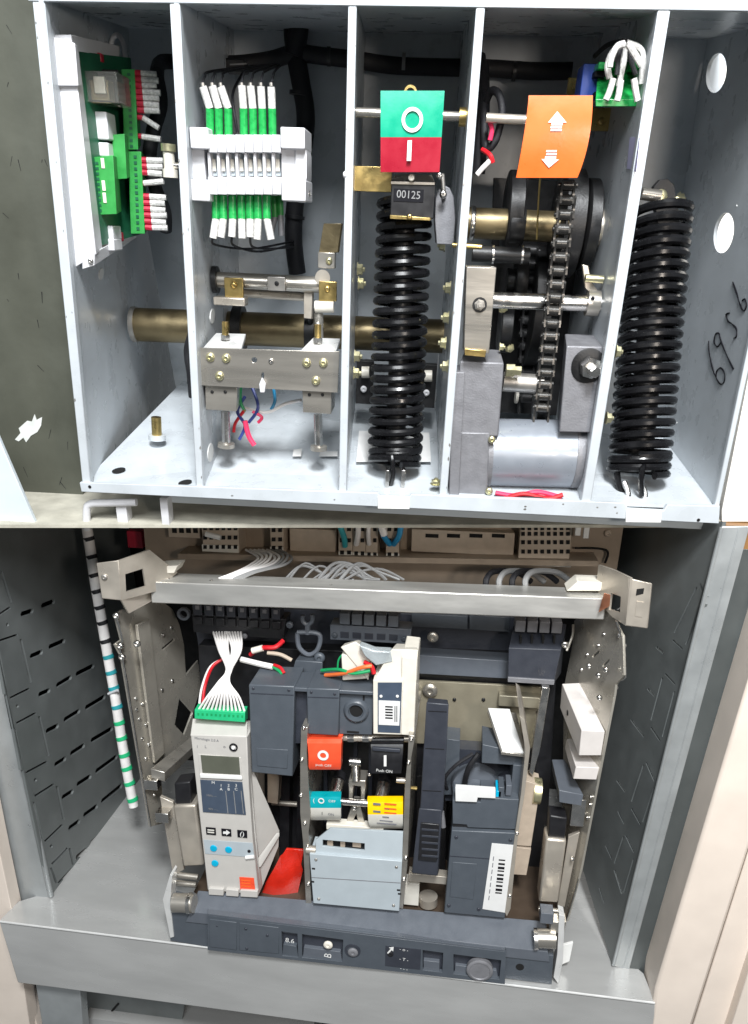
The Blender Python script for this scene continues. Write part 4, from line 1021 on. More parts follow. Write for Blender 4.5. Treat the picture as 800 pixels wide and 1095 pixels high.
# left end bracket
H(cd, 'bracket_face', 'warm_steel', [(103, 602), (127, 599), (130, 642), (109, 640)], .035, [(104, 602), (128, 599), (131, 642), (110, 640)], .039, 1.0)
pb = F.plane((126, 600, .035), (130, 642, .035), (186, 585, .10))
plate(cd, 'bracket_side', 'warm_steel', pb, [(126, 600), (130, 642), (168, 632), (190, 612), (160, 588)], [[(134, 614), (153, 608), (156, 627), (135, 633)]], .003)
plate(cd, 'bracket_web', 'warm_steel', F.plane((130, 642, .035), (168, 632, .09), (140, 662, .05)), [(130, 642), (168, 631), (166, 641), (138, 656)], [], .003)
S(cd, 112, 617, .035, 3.4, 'dull_steel')
B(cd, 'copper_edge', 'copper', 153.5, 606, 157, 622, .075, .078, 0.2)
# right end bracket
H(cd, 'bracket_face', 'warm_steel', [(672, 618), (697, 624), (692, 672), (669, 669)], .035, [(673, 618), (698, 624), (693, 672), (670, 669)], .039, 1.0)
pb = F.plane((673, 618, .035), (669, 669, .035), (640, 600, .10))
plate(cd, 'bracket_side', 'warm_steel', pb, [(674, 618), (669, 669), (655, 660), (636, 640), (640, 604), (655, 609)], [[(653, 634), (664, 638), (663, 655), (651, 652)]], .003)
plate(cd, 'bracket_slot', 'void', F.plane((672, 618, .0345), (697, 624, .0345), (670, 669, .0345)), [(681, 630), (689, 629), (688, 635), (680, 637)], [], .0003)
plate(cd, 'bracket_pad', 'warm_steel', F.plane((672, 618, .0342), (697, 624, .0342), (670, 669, .0342)), [(681, 643), (689, 644), (687, 660), (679, 659)], [], .0008)
H(cd, 'copper_edge', 'copper', [(646, 634), (653, 636), (652, 648), (640, 655)], .066, [(646, 634), (653, 636), (652, 648), (640, 655)], .068, 0.2)
# left side plate
pls = F.plane((125, 680, .05), (161, 884, .05), (205, 740, .20))
lp = plate(cd, 'side_plate', 'plate_zinc', pls, [(123, 657), (131, 652), (150, 650), (170, 640), (185, 652), (192, 668), (197, 690), (199, 722), (212, 706), (215, 735), (207, 760), (205, 792), (172, 824), (176, 880), (161, 884), (130, 702), (123, 689), (130, 684)],
           [[(192, 746), (187, 775), (197, 786), (206, 762)], slot(174, 694, 186, 684, 1.6)], .003, 0.3)
for x, y in ((145, 747), (152, 753), (146, 759), (149, 769), (156, 775), (152, 790), (159, 796), (156, 811), (173, 738), (184, 728), (174, 679), (183, 671), (152, 714), (158, 693), (165, 850)):
    c = F.hit(x, y, pls); s = F.sc(c) * 2.1
    put(lp, 'rivet', MB().lathe(c, AX['u'] + Vector((0, -.8, .3)), [(-s, s), (s * .4, s), (s * .9, s * .5)], 10), 'bright_steel')
plate(cd, 'side_rib', 'plate_zinc', (pls[0] + Vector((.006, -.003, 0)), pls[1]), [(147, 668), (160, 662), (176, 806), (166, 816)], [], .004, 0.8)
W(cd, 'plate_edge', 'bright_steel', [(124, 658, .049), (131, 685, .049), (124, 690, .049), (131, 703, .049), (146, 795, .049), (161, 884, .049)], 1.1, 6, 3)
for x, y in ((147, 688), (129, 690), (131, 702), (125, 658)): S(cd, x, y, .05, 4, 'bright_steel', 'd', 1.0)
H(cd, 'slide_rail', 'steel', [(161, 822), (176, 826), (176, 836), (162, 832)], .05, [(204, 788), (214, 792), (214, 800), (205, 797)], .15, 0.8)
for x, y in ((160, 843), (172, 878)): B(cd, 'stop_tab', 'bright_steel', x - 6, y - 8, x + 8, y + 2, .045, .06, 0.8)
# right side plate
prs = F.plane((660, 700, .05), (620, 925, .05), (610, 690, .17))
rpz = plate(cd, 'side_plate', 'plate_zinc', prs, [(634, 648), (655, 652), (660, 668), (666, 680), (667, 722), (658, 732), (657, 742), (621, 930), (606, 985), (590, 978), (600, 900), (602, 840), (603, 735), (612, 690), (614, 664)], [slot(634, 702, 640, 697, 1.5), slot(645, 712, 651, 706, 1.5)], .003, 0.3)
W(cd, 'plate_edge', 'bright_steel', [(659, 664, .049), (667, 691, .049), (669, 724, .049), (657, 738, .049), (640, 834, .049), (621, 930, .049), (606, 984, .05)], 1.1, 6, 3)
for x, y in ((663, 679), (667, 690), (658, 735), (630, 712), (640, 722), (648, 716), (641, 746)):
    S(cd, x, y, .052, 3.2, 'bright_steel', 'd', 0.9)
for x, y in ((628, 700), (622, 716), (634, 760), (626, 748), (612, 742), (640, 690), (646, 678), (625, 870), (618, 890)):
    c = F.hit(x, y, prs); s = F.sc(c) * 1.9
    put(rpz, 'rivet', MB().lathe(c, AX['-u'] + Vector((0, -.8, .3)), [(-s, s), (s * .4, s), (s * .9, s * .5)], 10), 'bright_steel')
for x, y in ((643, 788), (642, 796), (631, 852), (630, 860), (627, 874), (611, 918)): S(cd, x, y, .05, 2.6, 'bright_steel', 'u', 1.3)
lb_ = H(cd, 'latch_block', 'latch_grey', [(622, 781), (647, 782), (643, 808), (619, 808)], .045, [(601, 731), (621, 730), (618, 757), (599, 757)], .13, 0.8)
H(cd, 'latch_block', 'latch_grey', [(616, 820), (641, 821), (638, 834), (613, 833)], .045, [(606, 790), (622, 788), (620, 800), (604, 800)], .12, 0.8)
S(lb_, 609, 762, .10, 4, 'black_steel', '-u')
B(cd, 'latch_plate', 'bright_steel', 611, 855, 626, 884, .05, .06, 0.8)
H(cd, 'slide_rail', 'light_slate', [(598, 845), (624, 850), (622, 862), (598, 858)], .05, [(590, 812), (604, 812), (604, 822), (590, 822)], .13, 0.8)
# spring canisters, caps, feet on each side
for (can, cap, sp) in (([(185, 862), (209, 861), (218, 926), (196, 927)], [(186, 838), (203, 836), (205, 862), (188, 863)], [(171, 852), (185, 858), (197, 930), (185, 936)]),
                       ([(584, 897), (606, 899), (597, 966), (576, 965)], [(588, 872), (607, 875), (604, 898), (586, 897)], [(608, 895), (620, 890), (604, 970), (596, 968)])):
    cn_ = Q(cd, 'canister', 'warm_steel', can, .045, .075, 3.0)
    Q(cd, 'canister_cap', 'black_plastic', cap, .05, .075, 2.0)
    Q(cd, 'guide_plate', 'warm_steel', sp, .06, .066, 0.6)
for a_, b_ in (((186, 935), (212, 938)), ((188, 944), (210, 946)), ((576, 972), (600, 975))):
    C(cd, 'pin', 'steel', (*a_, .04), (*b_, .04), 3.2, 12)
for x, y, sgn in ((186, 965, 1), (572, 1003, 1)):
    C(cd, 'roller', 'steel', (x, y, .004), (x + 22, y + 1, .004), 10, 22)
    C(cd, 'roller_face', 'bright_steel', (x + (16 if x < 300 else -1), y + .8, .004), (x + (20 if x < 300 else 3), y + .9, .004), 11, 22)
Q(cd, 'end_plate', 'plated', [(174, 962), (182, 935), (184, 937), (182, 965), (186, 1002), (182, 1003)], .000, .02, 0.4)
Q(cd, 'end_plate', 'plated', [(598, 978), (604, 980), (602, 1028), (597, 1052), (592, 1045), (596, 1020)], .002, .02, 0.4)
Q(cd, 'foot_tab', 'paint_white', [(598, 1012), (613, 1008), (609, 1028), (600, 1032)], .03, .034, 0.4)
Q(cd, 'foot_tab', 'steel', [(590, 986), (606, 986), (603, 998), (588, 998)], .004, .02, 0.6)
B(cd, 'foot_block', 'light_slate', 578, 977, 592, 988, .002, .02, 0.5)
Q(cd, 'base_plate', 'dark_brown', [(205, 958), (600, 992), (600, 1004), (205, 968)], .05, .20, 0)
Q(cd, 'rear_plate', 'olive_zinc', [(446, 728), (580, 735), (576, 800), (446, 795)], .165, .17, 0.4)
S(cd, 460, 738, .163, 8, 'steel', 'd', .5); S(cd, 463, 681, .17, 6, 'steel', 'd', .5)
for x, y in ((486, 748), (517, 748), (575, 762)): S(cd, x, y, .164, 2, 'black_steel')
B(cd, 'bent_tab', 'olive_zinc', 533, 745, 580, 757, .15, .165, 1.5)
Q(cd, 'inner_strut', 'bright_steel', [(580, 735), (588, 736), (578, 800), (570, 830), (566, 826), (572, 780)], .10, .11, 0.6)
Q(cd, 'side_bar', 'tan_plastic', [(562, 835), (578, 840), (568, 905), (552, 904)], .09, .12, 0.5)
Q(cd, 'side_bar', 'tan_plastic', [(552, 906), (568, 908), (563, 936), (548, 935)], .09, .12, 0.5)
C(cd, 'yellow_boss', 'zinc_yellow', (570, 845, .10), (578, 846, .10), 14, 20)

# ---- breaker body and front bar
bd = T('circuit_breaker', 'black moulded body of the breaker behind its open front', 'breaker', (400, 965, .12))
Q(bd, 'moulding', 'black_plastic', [(212, 690), (596, 705), (580, 975), (225, 950)], .175, .24, 1.0)
Q(bd, 'upper_moulding', 'dark_slate', [(205, 648), (600, 662), (598, 706), (212, 691)], .20, .24, 1.0)
for x in (300, 318, 446, 468): Q(bd, 'rib', 'black_plastic', [(x, 830), (x + 10, 830), (x + 8, 955), (x - 2, 955)], .15, .176, 0.5)
C(bd, 'stud', 'warm_steel', (291, 858, .15), (318, 860, .15), 3, 10)
Q(bd, 'side_block', 'tan_plastic', [(286, 822), (299, 822), (297, 860), (286, 858)], .13, .16, 0.6)
fbk = T('front_bar', 'dark slate plastic racking bar along the bottom front of the breaker', 'front bar', (390, 1040, .0))
H(fbk, 'sloped_top', 'light_slate', [(198, 986), (588, 1029), (586, 1018), (204, 975)], .000, [(212, 966), (586, 1006), (584, 985), (212, 952)], .034, 0.8)
Q(fbk, 'bar', 'slate', [(181, 967), (199, 972), (222, 980), (540, 1016), (592, 1022), (590, 1053), (545, 1047), (222, 1013), (182, 1006)], .002, .03, 0.8)
panel_pl = F.plane((222, 979, -.008), (535, 1020, -.008), (222, 1016, -.008))
FBH = [[(301, 996), (318, 998.5), (319, 1024), (302, 1022)], [(323, 999), (367, 1005), (366, 1028.5), (323, 1024)], [(452, 1016), (474, 1019), (473, 1040), (452, 1037.5)], [(485, 1020.5), (536, 1027), (534, 1047.5), (485, 1041.5)]]
plate(fbk, 'bar_face', 'slate', panel_pl, [(222, 979), (541, 1018), (540, 1052.5), (222, 1016)], FBH, .006, 0.6)
Q(fbk, 'recess_floor', 'dark_slate', [(224, 982), (539, 1020), (538, 1051), (224, 1014)], .0005, .0018, 0)
H(fbk, 'face_top', 'light_slate', [(222, 978.5), (541, 1017.5), (541, 1016), (222, 977)], -.0075, [(222, 972), (540, 1011), (540, 1016), (222, 978)], .004, 0.4)
for q in ([(224, 983), (253, 986.5), (253, 1016), (224, 1012.5)], [(256, 987), (298, 992), (298, 1020), (256, 1016)]):
    Q(fbk, 'face_panel', 'dark_slate' if q[0][0] > 300 else 'slate', q, -.0092, -.0078, 0.5)
for x, y in ((263, 993), (264, 1014), (232, 990), (286, 1000)): S(fbk, x, y, -.0092, 1.6 if x > 250 else 1.0, 'dark_slate')
Q(fbk, 'sloped_insert', 'slate', [(303, 1010), (317, 1012), (319, 1023), (302, 1021)], -.006, .001, 0.4)
TX(fbk, '8.6', 310, 1006, -.0009, 6, 'paint_white', -0.1)
Q(fbk, 'sloped_insert', 'light_slate', [(325, 1013), (364, 1018), (366, 1027.5), (324, 1023)], -.005, .001, 0.4)
S(fbk, 351, 1010, -.0085, 5, 'ivory', 'd', .5)
TX(fbk, 'B', 351, 1022, -.0060, 8, 'paint_white', 1.4)
ring(fbk, 'socket_ring', 'dark_slate', 377, 1017, -.0095, 8.5, 6, .002)
S(fbk, 377.5, 1018, -.0088, 5.6, 'cast_grey', 'd', .4)
B(fbk, 'marking_panel', 'dark_slate', 412, 1013.5, 450, 1035, -.0086, -.008, 0)
S(fbk, 417.5, 1020, -.0086, 3.4, 'black_plastic', 'd', .4)
Q(fbk, 'pointer', 'paint_white', [(414, 1019), (418, 1014.5), (416, 1013.5), (421, 1012.8), (420.5, 1017.5), (419, 1016), (415, 1020)], -.0102, -.0098, 0)
for y, tx in ((1014.5, '- o -'), (1025, '- T -'), (1035, '- - -')): TX(fbk, tx, 432, y + 1.2, -.0090, 4, 'paint_white', -0.12)
Q(fbk, 'sloped_insert', 'light_slate', [(453, 1027), (470, 1029), (470, 1039), (453, 1036.5)], -.005, .001, 0.5)
Q(fbk, 'sloped_insert', 'light_slate', [(487, 1032), (531, 1038), (533, 1046.5), (486, 1040.5)], -.004, .001, 0.5)
c = F.p(513, 1034.5, -.004); s = F.sc(c)
put(fbk, 'knob', MB().lathe(c, AX['d'], [(0, 14 * s), (.006, 14 * s), (.0072, 12.5 * s), (.0072, 11 * s), (.0062, 10.4 * s)], 28), 'cast_grey')
for x, y, r in ((211, 982, 5.5), (556, 1017, 4.0), (556, 1034, 5.5)):
    c = F.p(x, y, .0018); put(fbk, 'bolt_hole', MB().lathe(c, AX['d'], [(0, r * .001), (.0004, r * .001)], 18), 'void')

# ---- electronic trip unit
tu = T('trip_unit', 'grey electronic trip unit with small screen and three keys', 'trip unit', (245, 958, .03))
Q(tu, 'case', 'trip_grey', [(204, 787), (264, 788), (266, 840), (270, 895), (277, 957), (222, 952)], .030, .075, 1.2)
H(tu, 'top_slope', 'trip_grey', [(203.5, 786), (264, 787.5), (264, 789), (204, 788)], .0300, [(206, 768), (265, 771), (265, 788), (207, 786)], .055, 1.0)
FT = .0296
H(tu, 'side_case', 'trip_grey', [(263, 800), (268, 830), (279, 950), (268, 950)], .040, [(270, 795), (283, 815), (283, 925), (272, 920)], .14, 0.8)
put(tu, 'side_fin', MB().extrude([F.p(266, 812, .045), F.p(299, 888, .075), F.p(298, 905, .078), F.p(278, 955, .045)], (-.012, .004, 0)), 'trip_grey', 0.6)
put(tu, 'side_rail', MB().extrude([F.p(277, 920, .043), F.p(299, 890, .072), F.p(299, 894, .072), F.p(279, 927, .043)], (-.004, -.002, 0)), 'trip_grey', 0.4)
B(tu, 'bezel', 'trip_grey', 213, 808.5, 258, 833, FT - .0006, FT + .001, 0.4)
Q(tu, 'screen', 'lcd', [(214.5, 807.5), (255.5, 810), (257, 828.5), (216.5, 826.5)], FT - .0012, FT, 0.2)
Q(tu, 'screen_lip', 'paint_white', [(213.5, 828), (258, 830.5), (259, 834), (214, 832)], FT - .0030, FT, 0.6)
Q(tu, 'data_panel', 'label_slate', [(214, 834), (259, 836.5), (263, 871.5), (217, 868.5)], FT - .0010, FT, 0.2)
dp = FT - .0016
for x0, x1 in ((241, 243.5), (249.5, 252), (257.5, 260)):
    Q(tu, 'rule', 'grey_wire', [(x0, 846), (x0 + .7, 846), (x1 + .7, 870), (x1, 870)], dp, dp + .0004, 0)
for x, tx in ((228, 'M'), (236.5, 'I\nA'), (244.5, '2\nB'), (252.5, '3\nC')): TX(tu, tx, x, 839 + (3 if '\n' in tx else -2), dp, 3.4, 'paint_white', -0.05)
TX(tu, '100% ---', 226, 851, dp, 2.4, 'grey_wire', -0.06); TX(tu, '40% ----', 228, 865.5, dp, 2.4, 'grey_wire', -0.06)
TX(tu, 'Micrologic 2.0 A', 221, 790.8, FT - .0004, 2.9, 'grey_ink', -0.05)
for x, tx in ((211, 'I'), (220, 'L'), (240, 'o')): TX(tu, tx, x, 798.5, FT - .0004, 3.6, 'grey_ink', -0.05)
ring(tu, 'button_ring', 'ink', 249.5, 799.5, FT - .0016, 4.6, 3.3, .0016); 
c = F.p(249.5, 799.5, FT - .0004); put(tu, 'round_button', MB().lathe(c, AX['d'], [(0, .0028), (.0012, .0022)], 16), 'paint_white')
for i, (x, y) in enumerate(((225.5, 889), (242, 890.5), (259, 892))):
    kb = B(tu, 'key', 'ink', x - 5.2, y - 3.8, x + 5.2, y + 3.8, FT - .0012, FT, 0.4)
    if i == 0:
        for q in (-1.2, 1.2): B(kb, 'symbol', 'cream_plastic', x - 3.5, y + q - .6, x + 3.5, y + q + .6, FT - .0017, FT - .0013, 0)
    elif i == 1: Q(kb, 'symbol', 'paint_white', [(x - 3.4, y - 1.2), (x, y - 1.2), (x, y - 2.8), (x + 4, y), (x, y + 2.8), (x, y + 1.2), (x - 3.4, y + 1.2)], FT - .0017, FT - .0013, 0)
    else: TX(kb, '()', x, y, FT - .0016, 6, 'paint_white', -0.2)
Q(tu, 'dial_panel', 'pale_grey', [(217.5, 898), (270, 901.5), (272, 917), (219.5, 913)], FT - .0006, FT, 0.2)
for x, y in ((228.5, 907), (244.5, 908.5), (230, 923)):
    c = F.p(x, y, FT - .0006); s = F.sc(c)
    dl = put(tu, 'dial', MB().lathe(c, AX['d'], [(0, 4 * s), (.0014, 3.6 * s), (.0015, 3 * s)], 16), 'cyan_plastic')
S(tu, 266.5, 910, FT - .0005, 1.8, 'ink'); C(tu, 'seal_tab', 'paint_white', (263, 917, FT - .001), (272, 916, FT - .001), 2.2, 12)
Q(tu, 'orange_label', 'orange_button', [(256, 938), (271.5, 939), (273, 952.5), (257, 951.5)], FT - .0007, FT, 0.1)
for y in (941, 944, 947): Q(tu, 'print_line', 'orange_plastic', [(258, y), (268, y + .7), (268, y + 1.6), (258, y + .9)], FT - .0011, FT - .0008, 0)
for x0, x1 in ((223, 239), (241.5, 255), (257, 275.5)):
    Q(tu, 'bottom_clip', 'trip_grey', [(x0, 950 + (x0 - 223) * .06), (x1, 951 + (x0 - 223) * .06), (x1, 958 + (x0 - 223) * .06), (x0, 957 + (x0 - 223) * .06)], FT - .004, FT + .02, 0.8)
gc = T('plug_connector', 'bright green plug connector on top of the trip unit', 'connector', (236, 770, .035))
H(gc, 'body', 'mint_plastic', [(208, 759), (262, 762), (262, 772.5), (208, 768.5)], .038, [(212, 752), (265, 755), (265, 768), (212, 765)], .056, 0.6)
for i in range(11): Q(gc, 'socket', 'green_wire', [(211 + i * 4.7, 762.4 + i * .25), (213 + i * 4.7, 762.5 + i * .25), (213 + i * 4.7, 764.8 + i * .25), (211 + i * 4.7, 764.7 + i * .25)], .0374, .0384, 0)
wh = T('wire_harness', 'white wire harness fanning up from the green plug connector', 'wires', (236, 758, .042))
for i in range(12):
    x = 213 + i * 4.4; side = 239 if i < 6 else 253
    k_ = (i - (2.5 if i < 6 else 8.5)) * 1.9
    W(wh, 'strand', 'white_wire',
      [(x, 758 + i * .2, .042), (lerp(x, 242, .3), 745, .042), (lerp(x, 240, .75), 730, .05), (245 + k_ * .5, 716, .065), (side + k_, 695, .10), (side - 3 + k_ * 1.6, 676, .15)], 1.3, 6)
W(tl('dark red and white wire curving down left of the white wire fan', 'wire'), 'twisted_wire', 'red_wire', [(245, 702, .11), (228, 712, .10), (219, 735, .09), (217, 756, .07)], 1.7)
W(tl('white wire curving down left of the dark red wire', 'wire'), 'curved_wire', 'white_wire', [(240, 704, .11), (225, 713, .105), (216, 735, .095), (213, 756, .075)], 1.3)

# ---- secondary connectors at the top
k1 = T('secondary_connector', 'black eight pole secondary connector at the upper left', 'connector', (252, 686, .15), 'secondary connectors')
Q(k1, 'body', 'black_plastic', [(205, 656), (306, 662), (303, 684), (207, 676)], .15, .18, 0.8)
for i in range(8):
    x = 206 + i * 12.0; y = 646 + i * .7
    ld = B(k1, 'pole', 'dark_slate', x, y, x + 9.5, y + 12, .145, .17, 1.2); B(ld, 'clamp', 'cast_grey', x + 2.5, y + 1.5, x + 7, y + 6, .1435, .146, 0.6)
    B(k1, 'lower_pole', 'black_plastic', x + 1, y + 14, x + 10, y + 22, .146, .17, 0.8)
ring(k1, 'ear', 'light_slate', 196, 657, .15, 7, 4.2, .006); S(k1, 310, 668, .15, 4, 'light_slate')
S(k1, 262, 680, .147, 3, 'cast_grey')
k2 = T('secondary_connector', 'slate grey five pole secondary connector above the white solenoid', 'connector', (396, 688, .14), 'secondary connectors')
Q(k2, 'body', 'light_slate', [(353, 668), (440, 673), (438, 689), (353, 684)], .14, .17, 0.8)
for i in range(5):
    x = 363 + i * 13; y = 656 + i * .7
    B(k2, 'pole', 'light_slate', x, y, x + 11, y + 12, .135, .17, 1.0); B(k2, 'window', 'dark_slate', x + 1, y + 20, x + 10, y + 26, .1385, .142, 0.2)
S(k2, 358, 679, .139, 3, 'slate'); S(k2, 432, 683, .139, 3, 'slate')
k3 = T('secondary_connector', 'charcoal block connector at the upper right beside the cross rail end', 'connector', (575, 732, .13), 'secondary connectors')
H(k3, 'body', 'dark_slate', [(544, 693), (600, 695), (592, 732), (543, 729)], .125, [(550, 665), (606, 667), (600, 720), (548, 718)], .17, 0.8)
B(k3, 'lower_lip', 'cast_grey', 543, 726, 593, 731, .122, .13, 0.5)
for i in range(4):
    B(k3, 'pole', 'cast_grey', 551 + i * 13, 664 + i * .5, 562 + i * 13, 676 + i * .5, .14, .17, 0.8); B(k3, 'slot', 'void', 556 + i * 12, 681, 558 + i * 12, 688, .1285, .14, 0)
S(k3, 604, 689, .13, 4, 'bright_steel')
W(k3, 'support_wire', 'steel', [(613, 668, .15), (612, 680, .14), (606, 696, .13)], 1.4)
Q(tl('long blue grey plastic duct running behind the white solenoid', 'duct'), 'plastic_duct', 'light_slate', [(438, 700), (545, 707), (545, 726), (438, 720)], .16, .19, 0.8)
Q(tl('blue grey cover panel behind the cross rail, left piece', 'cover', 'rear cover panels'), 'cover_panel', 'slate', [(440, 656), (500, 659), (500, 673), (440, 670)], .18, .20, 0.6)
Q(tl('blue grey cover panel behind the cross rail, right piece', 'cover', 'rear cover panels'), 'cover_panel', 'slate', [(502, 658), (545, 660), (545, 676), (502, 673)], .178, .20, 0.6)
hk = T('cable_clamp', 'slate plastic clamp with an open jaw standing behind the slate cover', 'clamp', (326, 722, .12))
W(hk, 'jaw', 'light_slate', [(324, 658, .13), (324, 664, .13), (329, 668, .13), (334, 664, .13), (334, 657, .13)], 2.4, 8)
C(hk, 'neck', 'light_slate', (329, 667, .13), (329, 678, .13), 3, 8)
W(hk, 'frame', 'light_slate', [(318, 676, .13), (341, 678, .13), (340, 694, .13), (330, 700, .13), (320, 692, .13), (318, 677, .13)], 2.6, 8)
H(hk, 'base', 'slate', [(316, 706), (345, 708), (345, 722), (312, 720)], .11, [(322, 698), (346, 700), (346, 716), (322, 714)], .15, 1.0)
S(hk, 342, 703, .12, 6, 'slate')

# ---- slate coil cover and solenoids
cv = T('coil_cover', 'blue grey moulded cover with a round key hole above the red button', 'cover', (335, 830, .04))
Q(cv, 'tall_block', 'slate', [(266, 732), (315, 734), (313, 830.5), (269, 826)], .040, .10, 1.5)
Q(cv, 'groove', 'dark_slate', [(314, 735), (330, 736), (329, 795), (314, 795)], .055, .10, 0.4)
Q(cv, 'middle_block', 'slate', [(328, 736), (363, 737), (362, 787), (329, 785)], .040, .10, 1.5)
Q(cv, 'key_block', 'slate', [(361, 740), (400, 741), (398, 786), (361, 785)], .048, .10, 1.0)
H(cv, 'top_slope', 'slate', [(266, 732.5), (400, 740), (400, 744), (266, 737)], .0415, [(280, 716), (398, 722), (398, 735), (280, 728)], .09, 1.2)
c = F.p(381, 760, .048); s = F.sc(c)
put(cv, 'key_ring', MB().lathe(c, AX['d'], [(0, 14 * s), (.003, 13 * s), (.0045, 11 * s), (.004, 8.2 * s), (.0005, 7.6 * s), (.0004, .2 * s)], 28), 'slate')
put(cv, 'key_hole', MB().lathe(c, AX['d'], [(.0006, 7.0 * s), (.0012, 6.6 * s)], 24), 'void')
B(cv, 'slot', 'void', 388, 744, 390, 749, .0474, .049, 0); B(cv, 'slot', 'void', 371, 782, 384, 784, .0474, .049, 0)
sv = T('white_solenoid', 'white release solenoid with barcode label beside the slate cover', 'solenoid', (420, 786, .03))
Q(sv, 'front_block', 'ivory', [(399, 727), (431, 727), (429, 786), (399, 785)], .036, .10, 1.0)
Q(sv, 'side_block', 'ivory', [(430, 702), (446, 704), (443, 787), (428, 786)], .040, .11, 1.2)
H(sv, 'top_block', 'ivory', [(419, 694), (447, 695), (446, 728), (400, 727)], .046, [(424, 688), (446, 689), (446, 718), (410, 717)], .11, 1.2)
H(sv, 'coil_block', 'ivory', [(364, 692), (380, 686), (396, 697), (394, 728)], .060, [(368, 688), (384, 684), (398, 694), (396, 722)], .11, 1.5)
Q(sv, 'lower_coil', 'ivory', [(365, 700), (395, 702), (394, 726), (366, 728)], .062, .10, 1.5)
Q(sv, 'clear_guard', 'frosted', [(384, 690), (400, 696), (418, 697), (420, 708), (402, 712), (390, 702)], .045, .06, 1.5)
Q(sv, 'label', 'label_slate', [(404, 730), (430, 730), (428, 784), (404, 783)], .0352, .036, 0)
Q(sv, 'sticker', 'paper', [(405, 749), (428, 750), (427, 776), (405, 775)], .0344, .035, 0)
for i in range(5): Q(sv, 'barcode_bar', 'ink', [(412, 755 + i * 3), (420, 755.4 + i * 3), (420, 756.8 + i * 3), (412, 756.4 + i * 3)], .0340, .0343, 0)
for x in (422, 424): Q(sv, 'barcode_bar', 'ink', [(x, 755), (x + .8, 755), (x + .8, 772), (x, 772)], .0340, .0343, 0)
for x in (407.5, 425): S(sv, x, 744.5, .0352, 1.7, 'paint_white')
for i, (m, pts, lb) in enumerate((('green_wire', [(344, 717, .08), (362, 716, .06), (378, 720, .05), (396, 717, .05)], 'green wire crossing in front of the white solenoid coil'), ('orange_wire', [(348, 722, .075), (368, 720, .055), (386, 714, .048), (398, 712, .048)], 'orange wire crossing in front of the white solenoid coil'),
                                   ('red_wire', [(390, 708, .055), (397, 712, .05), (400, 720, .05)], 'short red wire at the middle of the white solenoid'), ('green_wire', [(361, 716, .07), (362, 706, .07), (366, 700, .07)], 'thin green wire loop left of the white solenoid'),
                                   ('red_wire', [(268, 700, .12), (280, 693, .11), (294, 692, .11), (303, 685, .12)], 'red wire running to the black secondary connector'), ('white_wire', [(258, 705, .10), (278, 710, .09), (292, 713, .085)], 'white taped sleeve lying above the slate cover'),
                                   ('green_wire', [(292, 713, .085), (298, 717, .08), (302, 721, .075)], 'green wire leaving the white sleeve'), ('red_wire', [(293, 711, .085), (300, 714, .08), (304, 720, .075)], 'red wire leaving the white sleeve'),
                                   ('tan_plastic', [(286, 698, .11), (300, 700, .11), (312, 706, .11)], 'brown wire end pointing to the cable clamp'))):
    W(tl(lb, 'wire', 'coloured control wires'), 'control_wire', m, pts, [2.0, 2.2, 2.6, 1.0, 2.6, 3.2, 1.8, 1.8, 2.2][i], 8)
C(tl('white crimp sleeve on the red wire by the black connector', 'sleeve'), 'crimp_sleeve', 'ivory', (270, 696, .108), (281, 693, .108), 3.6, 10)

# ---- operating mechanism
mc = T('operating_mechanism', 'spring operating mechanism between two steel plates with buttons and indicators', 'mechanism', (380, 972, .05))
Q(mc, 'side_frame', 'steel', [(322, 778), (329, 778), (328, 805), (332, 870), (330, 890), (333, 966), (327, 966), (324, 900), (321, 870), (321, 810)], .030, .16, 0.6)
Q(mc, 'side_frame', 'steel', [(437, 786), (444, 787), (440, 810), (438, 870), (436, 920), (431, 972), (426, 971), (431, 900), (433, 840), (436, 810)], .030, .16, 0.6)
for x, y in ((325, 778), (323, 812), (322, 850), (326, 880), (329, 905), (330, 945), (440, 790), (437, 815), (434, 917), (432, 940)): S(mc, x, y, .030, 2.2, 'bright_steel', 'd', 1.0)
C(mc, 'top_bar', 'warm_steel', (352, 788, .06), (438, 790, .06), 4, 12)
for x in (372, 388): C(mc, 'bar_nut', 'bright_steel', (x, 788.5, .06), (x + 7, 788.6, .06), 5, 6)
Q(mc, 'back_wall', 'black_steel', [(330, 786), (438, 790), (432, 890), (332, 884)], .125, .13, 0)
ob = T('open_button', 'red push off button marked with a white O', 'button', (348, 825, .03))
sheet(ob, 'cap', 'orange_button', [(329, 365, 788, .045), (328.5, 365.5, 790, .036), (329, 365, 795, .031), (330, 364.6, 808, .029), (330, 364.4, 820, .030), (331, 364, 823, .034)], .014)
ring(ob, 'letter_o', 'paint_white', 345.5, 808, .0280, 6.0, 3.4, .0008); TX(ob, 'push OFF', 346, 818.5, .0285, 3.2, 'cream_plastic', -0.03)
cbn = T('close_button', 'black push on button marked with a white I', 'button', (414, 828, .03))
sheet(cbn, 'cap', 'black_plastic', [(397, 431, 793, .046), (396.5, 431, 796, .036), (397, 431, 802, .032), (397, 430, 815, .030), (397, 429, 827, .031)], .014)
B(cbn, 'finger_ridge', 'dark_slate', 398, 800.5, 428, 804, .0285, .033, 0.8)
Q(cbn, 'letter_i', 'paint_white', [(410.5, 808), (413.3, 808), (413.3, 819.5), (410.5, 819.5)], .0288, .0298, 0); TX(cbn, 'Push ON', 411, 824.5, .0296, 3.4, 'paint_white', -0.03)
C(mc, 'plunger', 'bright_steel', (380, 816, .07), (381, 835, .06), 5, 14)
C(mc, 'plunger_head', 'bright_steel', (374, 814, .062), (386, 815, .062), 4.6, 12)
Q(mc, 'yoke', 'steel', [(373, 834), (391, 835), (390, 855), (386, 855), (386, 841), (378, 840), (377, 854), (373, 854)], .058, .085, 0.6)
